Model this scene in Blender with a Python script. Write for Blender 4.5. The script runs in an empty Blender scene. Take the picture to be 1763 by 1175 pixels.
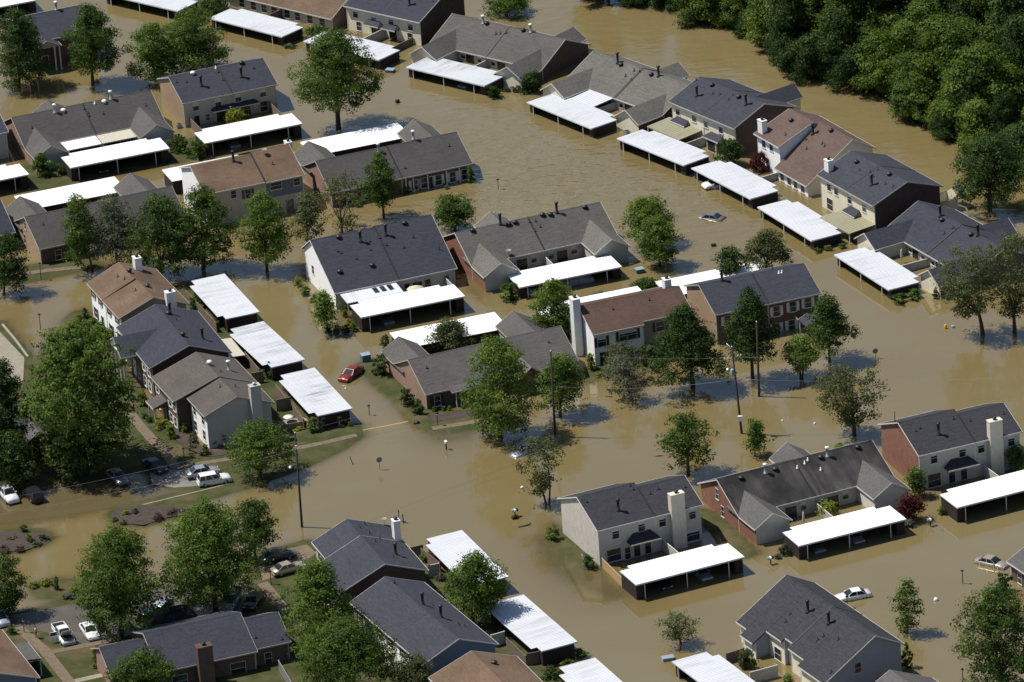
import bpy, bmesh, math, random
import numpy as np
from mathutils import Vector, Matrix

S = bpy.context.scene
COL = S.collection
R = math.radians

# ------------------------------------------------------------------ camera
PW, PH = 1763, 1175                       # the photograph's own pixels, used only to measure places on the ground
FOC = 12157.0
PITCH, ROLL = R(23.577), R(-4.076)
CAM = np.array([0.0, -916.0, 402.0])
_f = np.array([0, math.cos(PITCH), -math.sin(PITCH)])
_r = np.array([1.0, 0, 0]); _u = np.cross(_r, _f)
CR = math.cos(ROLL) * _r + math.sin(ROLL) * _u
CU = -math.sin(ROLL) * _r + math.cos(ROLL) * _u
cd = bpy.data.cameras.new('camera'); cam = bpy.data.objects.new('camera', cd); COL.objects.link(cam)
cd.sensor_width = 36.0; cd.lens = FOC / PW * 36.0
cd.clip_start = 5.0; cd.clip_end = 8000.0
m3 = Matrix((CR, CU, -_f)).transposed()
cam.matrix_world = Matrix.Translation(Vector(CAM)) @ m3.to_4x4()
S.camera = cam

# ------------------------------------------------------------------ sky, sun, exposure
SUN_AZ, SUN_EL = R(165), R(60.5)
w = bpy.data.worlds.new('World'); S.world = w; w.use_nodes = True
nt = w.node_tree; bg = nt.nodes['Background']
sky = nt.nodes.new('ShaderNodeTexSky'); sky.sky_type = 'NISHITA'; sky.sun_disc = False
sky.sun_elevation = SUN_EL; sky.sun_rotation = R(90) - SUN_AZ
sky.air_density = 1.0; sky.dust_density = 0.6; sky.ozone_density = 1.2
nt.links.new(sky.outputs[0], bg.inputs[0]); bg.inputs[1].default_value = 0.08
sd = bpy.data.lights.new('sun', 'SUN'); sd.energy = 5.0; sd.angle = R(0.53); sd.color = (1.0, 0.955, 0.88)
sun = bpy.data.objects.new('sun', sd); COL.objects.link(sun)
sv = Vector((math.cos(SUN_EL) * math.cos(SUN_AZ), math.cos(SUN_EL) * math.sin(SUN_AZ), math.sin(SUN_EL)))
sun.rotation_euler = sv.to_track_quat('Z', 'Y').to_euler(); sun.location = (-60, 0, 200)
S.view_settings.view_transform = 'Standard'; S.view_settings.look = 'None'
S.view_settings.exposure = 0.15; S.view_settings.gamma = 1.0; S.view_settings.use_curve_mapping = False
S.cycles.max_bounces = 6; S.cycles.diffuse_bounces = 2; S.cycles.glossy_bounces = 3
S.cycles.transparent_max_bounces = 12; S.cycles.transmission_bounces = 3
S.cycles.use_adaptive_sampling = True; S.cycles.adaptive_threshold = 0.015

# ------------------------------------------------------------------ measuring helpers
def ray(x, y):
    return _f + ((x - PW / 2) / FOC) * CR - ((y - PH / 2) / FOC) * CU
def P(x, y, z=0.0):
    """the point of the place at height z that the photograph shows at pixel x, y"""
    d = ray(x, y); t = (z - CAM[2]) / d[2]
    return CAM + d * t
def X(v):
    d = np.asarray(v, float) - CAM; k = d @ _f
    return PW / 2 + FOC * (d @ CR) / k, PH / 2 - FOC * (d @ CU) / k
def scale_at(v):
    return FOC / float((np.asarray(v) - CAM) @ _f)

# ------------------------------------------------------------------ objects
def props(o, label=None, cat=None, group=None, kind=None):
    if label: o['label'] = label
    if cat: o['category'] = cat
    if group: o['group'] = group
    if kind: o['kind'] = kind
    return o
def empty(name, loc, rz, label, cat, group=None):
    o = bpy.data.objects.new(name, None); COL.objects.link(o)
    o.location = loc; o.rotation_euler = (0, 0, rz); o.empty_display_size = 0.5
    return props(o, label, cat, group)
class MB:
    """collects faces with a material slot each; build() links them as ONE mesh object"""
    def __init__(s): s.v = []; s.f = []; s.m = []; s.sm = []
    def face(s, pts, m=0, smooth=False):
        n = len(s.v); s.v += [tuple(map(float, p)) for p in pts]; s.f.append(tuple(range(n, n + len(pts)))); s.m.append(m); s.sm.append(smooth)
    def grid(s, rings, m=0, close=False, smooth=True, caps=False):
        n = len(s.v); k = len(rings[0])
        for r in rings: s.v += [tuple(map(float, p)) for p in r]
        for i in range(len(rings) - 1):
            for j in range(k if close else k - 1):
                a = n + i * k + j; b = n + i * k + (j + 1) % k
                s.f.append((a, b, b + k, a + k)); s.m.append(m); s.sm.append(smooth)
        if caps:
            s.f.append(tuple(n + j for j in reversed(range(k)))); s.m.append(m); s.sm.append(False)
            e = n + (len(rings) - 1) * k
            s.f.append(tuple(e + j for j in range(k))); s.m.append(m); s.sm.append(False)
    def box(s, x0, x1, y0, y1, z0, z1, m=0, skip=''):
        p = [(x0, y0, z0), (x1, y0, z0), (x1, y1, z0), (x0, y1, z0), (x0, y0, z1), (x1, y0, z1), (x1, y1, z1), (x0, y1, z1)]
        for k, q in (('b', (3, 2, 1, 0)), ('t', (4, 5, 6, 7)), ('f', (0, 1, 5, 4)), ('k', (2, 3, 7, 6)), ('l', (3, 0, 4, 7)), ('r', (1, 2, 6, 5))):
            if k not in skip: s.face([p[i] for i in q], m)
    def prism_u(s, prof, x0, x1, m=0, mcap=None):
        """closed (y, z) outline, anticlockwise seen from +x, run from x0 to x1"""
        n = len(prof)
        for i in range(n):
            a, b = prof[i], prof[(i + 1) % n]
            s.face([(x0, *a), (x0, *b), (x1, *b), (x1, *a)][::-1], m)
        s.face([(x1, *p) for p in prof], m if mcap is None else mcap); s.face([(x0, *p) for p in reversed(prof)], m if mcap is None else mcap)
    def prism_v(s, prof, y0, y1, m=0, mcap=None):
        """closed (x, z) outline run along y"""
        n = len(prof)
        for i in range(n):
            a, b = prof[i], prof[(i + 1) % n]
            s.face([(a[0], y0, a[1]), (b[0], y0, b[1]), (b[0], y1, b[1]), (a[0], y1, a[1])], m)
        s.face([(p[0], y0, p[1]) for p in reversed(prof)], m if mcap is None else mcap); s.face([(p[0], y1, p[1]) for p in prof], m if mcap is None else mcap)
    def tube(s, pts, rad, n=8, m=0, caps=True):
        pts = [np.array(p, float) for p in pts]
        if not hasattr(rad, '__len__'): rad = [rad] * len(pts)
        rings = []
        for i, p in enumerate(pts):
            t = pts[min(i + 1, len(pts) - 1)] - pts[max(i - 1, 0)]; t /= np.linalg.norm(t) + 1e-9
            a = np.cross(t, (0, 0, 1.0) if abs(t[2]) < .9 else (1.0, 0, 0)); a /= np.linalg.norm(a); b = np.cross(t, a)
            rings.append([p + rad[i] * (math.cos(2 * math.pi * j / n) * a + math.sin(2 * math.pi * j / n) * b) for j in range(n)])
        s.grid(rings, m, close=True, smooth=True, caps=caps)
    def lathe(s, prof, c=(0, 0, 0), n=12, m=0, sx=1, sy=1):
        rings = [[(c[0] + r * sx * math.cos(2 * math.pi * j / n), c[1] + r * sy * math.sin(2 * math.pi * j / n), c[2] + z) for j in range(n)] for r, z in prof]
        s.grid(rings, m, close=True, smooth=True, caps=True)
    def build(s, name, mats, parent=None, loc=None):
        me = bpy.data.meshes.new(name); me.from_pydata(s.v, [], s.f)
        for mt in (mats if isinstance(mats, (list, tuple)) else [mats]): me.materials.append(mt)
        me.polygons.foreach_set('material_index', s.m); me.polygons.foreach_set('use_smooth', s.sm); me.update()
        o = bpy.data.objects.new(name, me); COL.objects.link(o)
        if parent: o.parent = parent
        if loc is not None: o.location = loc
        return o
def copy_tree(o, parent=None):
    c = o.copy(); COL.objects.link(c); c.parent = parent
    for ch in list(o.children): copy_tree(ch, c)
    return c

# ------------------------------------------------------------------ materials
def srgb(r, g, b):
    f = lambda c: (c / 255 / 12.92) if c / 255 <= .04045 else ((c / 255 + .055) / 1.055) ** 2.4
    return f(r), f(g), f(b)
MATS = {}
class N:
    def __init__(s, mt): s.t = mt.node_tree
    def __call__(s, typ, ins=None, **kw):
        n = s.t.nodes.new('ShaderNode' + typ)
        for k, v in kw.items(): setattr(n, k, v)
        for k, v in (ins or {}).items():
            if isinstance(v, bpy.types.NodeSocket): s.t.links.new(v, n.inputs[k])
            else: n.inputs[k].default_value = v
        return n
    def link(s, a, b): s.t.links.new(a, b)
def newmat(name):
    mt = bpy.data.materials.new(name); mt.use_nodes = True
    return mt, N(mt), mt.node_tree.nodes['Principled BSDF']
def c4(c): return (c[0], c[1], c[2], 1.0)
def mixc(n, fac, a, b, blend='MIX'):
    k = n('Mix', data_type='RGBA', blend_type=blend)
    for i, v in ((0, fac), (6, a), (7, b)):
        if isinstance(v, bpy.types.NodeSocket): n.link(v, k.inputs[i])
        else: k.inputs[i].default_value = v if i == 0 else c4(v)
    return k.outputs[2]
def ramp(n, fac, lo, hi):
    k = n('MapRange', {0: fac, 1: lo, 2: hi, 3: 0.0, 4: 1.0}); k.clamp = True
    return k.outputs[0]
def noise(n, vec, scale, detail=3, rough=.55):
    return n('TexNoise', {'Vector': vec, 'Scale': scale, 'Detail': detail, 'Roughness': rough}).outputs['Fac']
def mapped(n, sx=1, sy=1, sz=1, rz=0, src='Object'):
    t = n('TexCoord'); return n('Mapping', {'Vector': t.outputs[src], 'Scale': (sx, sy, sz), 'Rotation': (0, 0, rz)}).outputs[0]
def plain(name, col, rough=.6, var=.12, scale=1.5, metal=0.0, spec=.4):
    if name in MATS: return MATS[name]
    mt, n, b = newmat(name); v = mapped(n)
    f = ramp(n, noise(n, v, scale, 4), .25, .75)
    d = tuple(c * (1 - var) for c in col); e = tuple(min(1, c * (1 + var)) for c in col)
    n.link(mixc(n, f, d, e), b.inputs['Base Color']); b.inputs['Roughness'].default_value = rough
    b.inputs['Metallic'].default_value = metal; b.inputs['Specular IOR Level'].default_value = spec
    MATS[name] = mt; return mt
def shingle(name, col, var=.25, streak=.12, warm=None):
    """asphalt shingles: grain, faint courses, weathered runs and patches"""
    mt, n, b = newmat(name); v = mapped(n); oi = n('ObjectInfo')
    off = n('VectorMath', {0: v, 1: oi.outputs['Location']}, operation='ADD').outputs[0]
    g = ramp(n, noise(n, off, 3.4, 3, .75), .28, .72)
    crs = n('Mapping', {'Vector': off, 'Scale': (.55, 2.6, 2.6)}).outputs[0]
    cf = ramp(n, noise(n, crs, 1.6, 3, .65), .35, .65)
    run = n('Mapping', {'Vector': off, 'Scale': (1.3, .13, .13)}).outputs[0]
    rf = ramp(n, noise(n, run, 1.0, 3, .6), .35, .7)
    big = ramp(n, noise(n, off, .22, 3, .5), .3, .7)
    d = tuple(c * (1 - var) for c in col); e = tuple(c * (1 + var) for c in col)
    c = mixc(n, g, d, e); c = mixc(n, cf, c, mixc(n, .55, c, tuple(x * (1 + var * 1.8) for x in col)))
    hi = warm or tuple(x * 1.35 for x in col)
    k = n('Math', {0: rf, 1: streak}, operation='MULTIPLY').outputs[0]; c = mixc(n, k, c, hi)
    k = n('Math', {0: big, 1: streak * 1.6}, operation='MULTIPLY').outputs[0]; c = mixc(n, k, c, tuple(x * .62 for x in col))
    n.link(c, b.inputs['Base Color']); b.inputs['Roughness'].default_value = .9; b.inputs['Specular IOR Level'].default_value = .25
    bp = n('Bump', {'Height': g, 'Strength': .5, 'Distance': .03}); n.link(bp.outputs[0], b.inputs['Normal'])
    return mt
def brick(name, a, bcol, mortar, patch=None):
    mt, n, b = newmat(name); t = n('TexCoord')
    s = n('SeparateXYZ', {0: t.outputs['Object']}); h = n('Math', {0: s.outputs[0], 1: s.outputs[1]}, operation='ADD').outputs[0]
    cv = n('CombineXYZ', {0: h, 1: s.outputs[2]}).outputs[0]
    br = n('TexBrick', {'Vector': cv, 'Color1': c4(a), 'Color2': c4(bcol), 'Mortar': c4(mortar), 'Scale': 1.0, 'Mortar Size': .012, 'Bias': 0.0, 'Brick Width': .22, 'Row Height': .075})
    f = ramp(n, noise(n, t.outputs['Object'], 1.1, 5, .65), .35, .7)
    c = mixc(n, f, br.outputs[0], mixc(n, .45, br.outputs[0], patch or tuple(x * .6 for x in a)))
    n.link(c, b.inputs['Base Color']); b.inputs['Roughness'].default_value = .88; b.inputs['Specular IOR Level'].default_value = .2
    bp = n('Bump', {'Height': br.outputs['Fac'], 'Strength': .35, 'Distance': -.02}); n.link(bp.outputs[0], b.inputs['Normal'])
    return mt
def siding(name, col, lap=.22, vert=False, dirt=.14):
    """lapped boards: a sawtooth bump, a little grime"""
    mt, n, b = newmat(name); t = n('TexCoord'); s = n('SeparateXYZ', {0: t.outputs['Object']})
    h = n('Math', {0: s.outputs[0], 1: s.outputs[1]}, operation='ADD').outputs[0] if vert else s.outputs[2]
    fr = n('Math', {0: n('Math', {0: h, 1: lap}, operation='DIVIDE').outputs[0]}, operation='FRACT').outputs[0]
    f = ramp(n, noise(n, t.outputs['Object'], .9, 5, .65), .35, .75)
    k = n('Math', {0: f, 1: dirt * 2}, operation='MULTIPLY').outputs[0]
    c = mixc(n, k, col, tuple(x * y for x, y in zip(col, (.62, .58, .5))))
    n.link(c, b.inputs['Base Color']); b.inputs['Roughness'].default_value = .62; b.inputs['Specular IOR Level'].default_value = .3
    bp = n('Bump', {'Height': fr, 'Strength': .8, 'Distance': -.03}); n.link(bp.outputs[0], b.inputs['Normal'])
    return mt
def metalroof(name, col, stain, amt):
    mt, n, b = newmat(name); v = mapped(n); oi = n('ObjectInfo')
    off = n('VectorMath', {0: v, 1: oi.outputs['Location']}, operation='ADD').outputs[0]
    a = n('Mapping', {'Vector': off, 'Scale': (1.5, .16, 1)}).outputs[0]
    f1 = ramp(n, noise(n, a, 1.0, 3, .6), .42, .75)
    f2 = ramp(n, noise(n, off, .16, 2, .5), .42, .66)
    f = n('Math', {0: n('Math', {0: f1, 1: f2}, operation='MULTIPLY').outputs[0], 1: amt}, operation='MULTIPLY').outputs[0]
    a2 = n('Mapping', {'Vector': off, 'Scale': (.35, .04, 1)}).outputs[0]
    f3 = n('Math', {0: ramp(n, noise(n, a2, 1.0, 3, .6), .35, .7), 1: .18}, operation='MULTIPLY').outputs[0]
    c = mixc(n, f3, col, tuple(x * .8 for x in col)); c = mixc(n, f, c, stain)
    n.link(c, b.inputs['Base Color']); b.inputs['Roughness'].default_value = .5; b.inputs['Specular IOR Level'].default_value = .35
    return mt
M = {}
M['slate'] = shingle('slate_shingles', (.032, .034, .046), .44, .14)
M['slate2'] = shingle('blue_grey_shingles', (.036, .038, .049), .44, .14)
M['char'] = shingle('charcoal_shingles', (.03, .028, .028), .22, .75, (.105, .1, .095))
M['grey'] = shingle('grey_shingles', (.078, .073, .069), .42, .22)
M['grey2'] = shingle('warm_grey_shingles', (.1, .094, .084), .5, .2)
M['wing'] = shingle('wing_grey_shingles', (.082, .079, .076), .38, .2)
M['dkgrey'] = shingle('dark_grey_shingles', (.056, .053, .052), .38, .24)
M['taupe'] = shingle('taupe_shingles', (.082, .072, .064), .36, .35, (.115, .1, .088))
M['tan'] = shingle('tan_shingles', (.125, .083, .054), .4, .45, (.165, .112, .075))
M['brown'] = shingle('brown_shingles', (.078, .048, .038), .34, .3)
M['brown2'] = shingle('red_brown_shingles', (.098, .068, .058), .36, .25)
M['b_red'] = brick('red_brick', (.26, .095, .06), (.2, .075, .05), (.3, .24, .2))
M['b_brown'] = brick('brown_brick', (.115, .062, .046), (.085, .05, .04), (.17, .14, .12))
M['b_dark'] = brick('dark_brick', (.075, .042, .034), (.055, .034, .028), (.1, .085, .075))
M['b_tan'] = brick('tan_brick', (.36, .245, .155), (.3, .2, .13), (.38, .31, .24))
M['b_pink'] = brick('pinkish_brick', (.33, .2, .145), (.27, .165, .12), (.36, .29, .24))
M['b_white'] = brick('whitewashed_brick', (.6, .56, .5), (.45, .4, .35), (.62, .59, .54), (.34, .29, .25))
M['s_white'] = siding('white_siding', (.8, .8, .8), dirt=.06)
M['s_cream'] = siding('cream_siding', (.66, .61, .47))
M['s_beige'] = siding('beige_siding', (.5, .46, .37))
M['s_taupe'] = siding('taupe_siding', (.3, .26, .21))
M['s_grey'] = siding('grey_siding', (.43, .42, .385))
M['s_blue'] = siding('blue_grey_siding', (.27, .3, .35))
M['s_dblue'] = siding('dusty_blue_siding', (.15, .18, .23))
M['s_pale'] = siding('pale_grey_siding', (.56, .525, .46))
M['trim'] = plain('white_trim', (.58, .57, .53), .5, .06)
M['trimd'] = plain('weathered_trim', (.4, .37, .32), .6, .1)
M['cwhite'] = plain('white_chimney_paint', (.72, .72, .7), .6, .08)
M['ccream'] = plain('cream_chimney_paint', (.6, .56, .46), .6, .08)
M['roofw'] = metalroof('white_metal_roof', (.83, .84, .84), (.4, .4, .38), .25)
M['roofg'] = metalroof('shade_toned_streaky_roof', (.6, .62, .65), (.2, .205, .21), .42)  # greyer base holds painted shade of ribs turned from the sun; streaks are weathering
M['roofs'] = metalroof('shade_toned_stained_roof', (.58, .6, .63), (.13, .135, .14), .8)  # same rib shade painted into the base, with heavier real stains
M['roofb'] = metalroof('beige_metal_roof', (.5, .47, .38), (.3, .29, .22), .4)
M['roofo'] = metalroof('olive_metal_roof', (.3, .28, .19), (.19, .18, .12), .5)
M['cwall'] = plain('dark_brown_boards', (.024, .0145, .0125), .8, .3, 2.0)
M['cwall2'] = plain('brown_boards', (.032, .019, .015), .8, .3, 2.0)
M['post'] = plain('white_post_paint', (.6, .6, .58), .5, .06)
M['fence'] = plain('weathered_fence_boards', (.16, .12, .09), .85, .3, 3.0)
M['fencel'] = plain('fresh_fence_boards', (.42, .29, .14), .8, .2, 3.0)
M['fencew'] = siding('pale_fence_boards', (.5, .48, .43), .15, True)
M['pipe'] = plain('black_vent_metal', (.022, .022, .026), .45, .15)
M['pipew'] = plain('galvanised_vent_metal', (.42, .42, .41), .4, .15, metal=.3)
M['cap'] = plain('white_vent_cap', (.75, .75, .74), .4, .06)
M['blind'] = plain('window_blind', (.55, .56, .56), .7, .06)
M['shut'] = plain('dark_shutter', (.02, .024, .03), .6, .1)
M['shutb'] = plain('brown_shutter', (.09, .055, .04), .6, .1)
M['conc'] = plain('concrete', (.25, .22, .17), .9, .18, 1.2)
M['brickwalk'] = plain('brick_paving', (.145, .108, .074), .9, .25, 2.2)
M['asph'] = plain('wet_asphalt', (.085, .075, .06), .5, .25, .5)
M['lot'] = plain('pale_asphalt', (.19, .18, .155), .8, .25, .6)
M['bay'] = plain('silty_paving', (.15, .115, .07), .8, .2, 1.0)
M['mulch'] = plain('bark_mulch', (.055, .04, .032), .95, .35, 2.0)
M['kerb'] = plain('kerb_concrete', (.27, .25, .2), .85, .12)
M['kerby'] = plain('yellow_kerb_paint', (.33, .23, .06), .7, .2, 1.2)
M['wood'] = plain('creosoted_pole_wood', (.032, .025, .02), .85, .25, 2)
M['black'] = plain('black_paint', (.015, .015, .015), .5, .1)
M['steel'] = plain('grey_steel', (.3, .3, .3), .45, .1, metal=.4)
M['white'] = plain('white_paint', (.78, .78, .78), .4, .04)
M['bluebox'] = plain('blue_grey_enamel', (.07, .12, .16), .5, .15)
M['bluegrey'] = plain('pale_blue_enamel', (.25, .31, .36), .5, .12)
M['yellow'] = plain('yellow_plastic', (.55, .36, .02), .5, .1)
M['bark'] = plain('tree_bark', (.055, .043, .034), .9, .3, 3.0)
M['barkl'] = plain('pale_tree_bark', (.13, .11, .09), .9, .3, 3.0)
def glass():
    mt, n, b = newmat('dark_window_glass'); v = mapped(n)
    f = ramp(n, noise(n, v, 1.3, 2), .4, .6)
    n.link(mixc(n, f, (.012, .014, .018), (.035, .04, .05)), b.inputs['Base Color']); b.inputs['Roughness'].default_value = .07
    return mt
M['glass'] = glass()
# ------------------------------------------------------------------ the ground under the flood, and the flood
def px_poly(pts): return np.array([P(x, y, 0.0)[:2] for x, y in pts])
# (outline as the photograph shows it, height above the water, fall of the bank per metre)
LAND = [
 ([(119,552),(135,538),(162,548),(215,640),(262,722),(335,792),(470,772),(500,740),(612,732),(621,750),(590,773),(530,801),(470,824),(400,846),(330,866),(250,884),(232,868),(400,828),(338,797),(255,806),(150,832),(-60,850),(-60,655),(45,660),(92,600)], .16, .3),
 ([(-60,850),(150,832),(255,806),(338,797),(400,828),(232,868),(120,893),(-60,915)], -.12, .3),
 ([(250,812),(336,799),(398,826),(345,838),(300,842),(258,835)], .05, .12),
 ([(190,540),(300,500),(321,492),(400,565),(470,640),(545,716),(607,734),(480,748),(430,745),(300,640)], .12, .4),
 ([(-60,478),(60,457),(130,450),(176,455),(150,463),(60,484),(-60,500)], .1, .3),
 ([(-60,562),(4,556),(60,625),(60,650),(-60,655)], .12, .3),
 ([(622,628),(640,622),(738,706),(800,710),(860,704),(892,730),(800,741),(745,744),(722,735),(678,688),(640,655)], .12, .3),
 ([(745,744),(800,738),(850,728),(800,752),(760,757)], -.1, .1),
 ([(925,930),(965,912),(1030,975),(1080,1025),(1050,1030),(985,1000),(935,955)], -.07, .09),
 ([(952,905),(972,912),(1036,982),(1020,990),(975,950)], .06, .2),
 ([(1212,878),(1235,883),(1308,952),(1285,962),(1250,932),(1215,908)], .06, .35),
 ([(42,302),(42,270),(110,300),(300,262),(340,238),(352,262),(315,278),(130,312),(62,330),(48,322)], .03, .25),
 ([(188,888),(196,876),(240,868),(300,871),(333,879),(327,888),(290,893),(250,906),(205,904)], .2, .5),
 ([(-40,918),(40,911),(76,915),(91,925),(75,938),(40,951),(-40,954)], .2, .5),
 ([(52,1010),(90,998),(134,1001),(143,1016),(126,1029),(100,1034),(66,1030)], .05, .3),
 ([(-40,1066),(60,1052),(130,1041),(230,1020),(440,1000),(440,968),(462,950),(530,932),(600,960),(760,985),(850,1062),(935,1128),(985,1190),(640,1260),(-60,1300),(-60,1060)], .13, .4),
 ([(15,1058),(130,1034),(200,1018),(420,1010),(450,1025),(440,1050),(300,1078),(175,1108),(118,1122),(80,1092),(60,1075)], .12, .4),
 ([(1005,638),(1030,630),(1110,615),(1180,600),(1130,622),(1060,640),(1015,660)], .02, .25),
 ([(775,432),(833,505),(825,512),(770,440)], -.15, .2),
 ([(1000,-40),(1090,8),(1180,28),(1240,42),(1300,60),(1340,108),(1400,132),(1470,140),(1545,152),(1570,200),(1640,240),(1700,262),(1800,300),(1900,300),(1900,-200),(1000,-200)], .35, .9),
 ([(560,498),(590,515),(625,548),(600,572),(560,572),(545,530)], -.2, .25),
]
LP = [(px_poly(p), h, s) for p, h, s in LAND]
def poly_dist(px, py, poly):
    """signed distance to a polygon, inside negative"""
    ins = np.zeros(px.shape, bool); d = np.full(px.shape, 1e9)
    n = len(poly)
    for i in range(n):
        a, b = poly[i], poly[(i + 1) % n]
        e = b - a; wx = px - a[0]; wy = py - a[1]
        t = np.clip((wx * e[0] + wy * e[1]) / (e @ e), 0, 1)
        d = np.minimum(d, np.hypot(wx - t * e[0], wy - t * e[1]))
        c = (a[1] <= py) != (b[1] <= py)
        with np.errstate(divide='ignore', invalid='ignore'):
            xi = a[0] + (py - a[1]) / (b[1] - a[1]) * e[0]
        ins ^= c & (px < xi)
    return np.where(ins, -d, d)
rs = np.random.RandomState(3)
_gx = [rs.uniform(-1, 1, (64, 64)) for _ in range(3)]
def vnoise(x, y, s, k=0):
    u = x / s; v = y / s; i = np.floor(u).astype(int); j = np.floor(v).astype(int); fu = u - i; fv = v - j
    fu = fu * fu * (3 - 2 * fu); fv = fv * fv * (3 - 2 * fv); g = _gx[k]
    q = lambda a, b: g[a % 64, b % 64]
    return (q(i, j) * (1 - fu) + q(i + 1, j) * fu) * (1 - fv) + (q(i, j + 1) * (1 - fu) + q(i + 1, j + 1) * fu) * fv
def ground_height(x, y):
    base = -1.3 + .12 * vnoise(x, y, 14, 0)
    wob = .9 * vnoise(x, y, 5, 1) + .5 * vnoise(x, y, 2.1, 2)
    h = base
    lot = None
    for poly, hp, sl in LP:
        lo = poly.min(0) - 16; hi = poly.max(0) + 16
        mk = (x > lo[0]) & (x < hi[0]) & (y > lo[1]) & (y < hi[1])
        if not mk.any(): continue
        d = poly_dist(x[mk], y[mk], poly) + wob[mk] * (.5 if sl < .3 else .15)
        v = np.where(d <= 0, hp, hp - d * sl - np.clip(d, 0, 3) * .01)
        h[mk] = np.maximum(h[mk], v)
    return h + .012 * vnoise(x, y, 1.3, 0)
gxs = np.concatenate([[-2500, -1200, -600, -300, -180], np.arange(-125, 136, 1.0), [190, 320, 700, 1500, 2500]])
gys = np.concatenate([[-1500, -900, -500, -260], np.arange(-150, 206, 1.0), [260, 400, 800, 1600, 3000]])
GX, GY = np.meshgrid(gxs, gys)
GZ = ground_height(GX.copy(), GY.copy())
far = (GX < -126) | (GX > 136) | (GY < -151) | (GY > 206)
GZ = np.where(far, np.where((GX > 40) & (GY > 100), .3, -1.3), GZ)
def sheet(name, Z, attr=None):
    ny, nx = Z.shape
    v = np.stack([GX.ravel(), GY.ravel(), Z.ravel()], 1)
    idx = np.arange(nx * ny).reshape(ny, nx)
    q = np.stack([idx[:-1, :-1], idx[:-1, 1:], idx[1:, 1:], idx[1:, :-1]], -1).reshape(-1, 4)
    me = bpy.data.meshes.new(name); me.vertices.add(len(v)); me.vertices.foreach_set('co', v.ravel())
    me.loops.add(q.size); me.loops.foreach_set('vertex_index', q.ravel())
    me.polygons.add(len(q)); me.polygons.foreach_set('loop_start', np.arange(len(q)) * 4); me.polygons.foreach_set('use_smooth', np.ones(len(q), bool))
    me.update(calc_edges=True)
    if attr is not None:
        a = me.attributes.new('depth', 'FLOAT', 'POINT'); a.data.foreach_set('value', attr.ravel().astype(np.float32))
    o = bpy.data.objects.new(name, me); COL.objects.link(o); return o
ground = sheet('ground', GZ); props(ground, 'flooded lawns and soil under and beside the brown water', 'ground', kind='structure')
def ground_mat():
    mt, n, b = newmat('lawn_and_soil'); v = mapped(n)
    f = ramp(n, noise(n, v, .35, 5, .6), .38, .62); g = noise(n, v, 7.0, 3, .7)
    c = mixc(n, f, (.048, .062, .02), (.095, .088, .042)); c = mixc(n, ramp(n, g, .3, .7), mixc(n, .45, c, (.022, .027, .01)), c)
    f2 = ramp(n, noise(n, v, .16, 3, .5), .55, .68); c = mixc(n, n('Math', {0: f2, 1: .55}, operation='MULTIPLY').outputs[0], c, (.14, .1, .055))
    n.link(c, b.inputs['Base Color']); b.inputs['Roughness'].default_value = .95; b.inputs['Specular IOR Level'].default_value = .1
    bp = n('Bump', {'Height': g, 'Strength': .6, 'Distance': .08}); n.link(bp.outputs[0], b.inputs['Normal'])
    return mt
ground.data.materials.append(ground_mat())
water = sheet('flood_water', np.zeros_like(GZ), np.clip(-GZ, 0, 3)); props(water, 'muddy brown flood water filling the streets', 'water', kind='structure')
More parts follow.
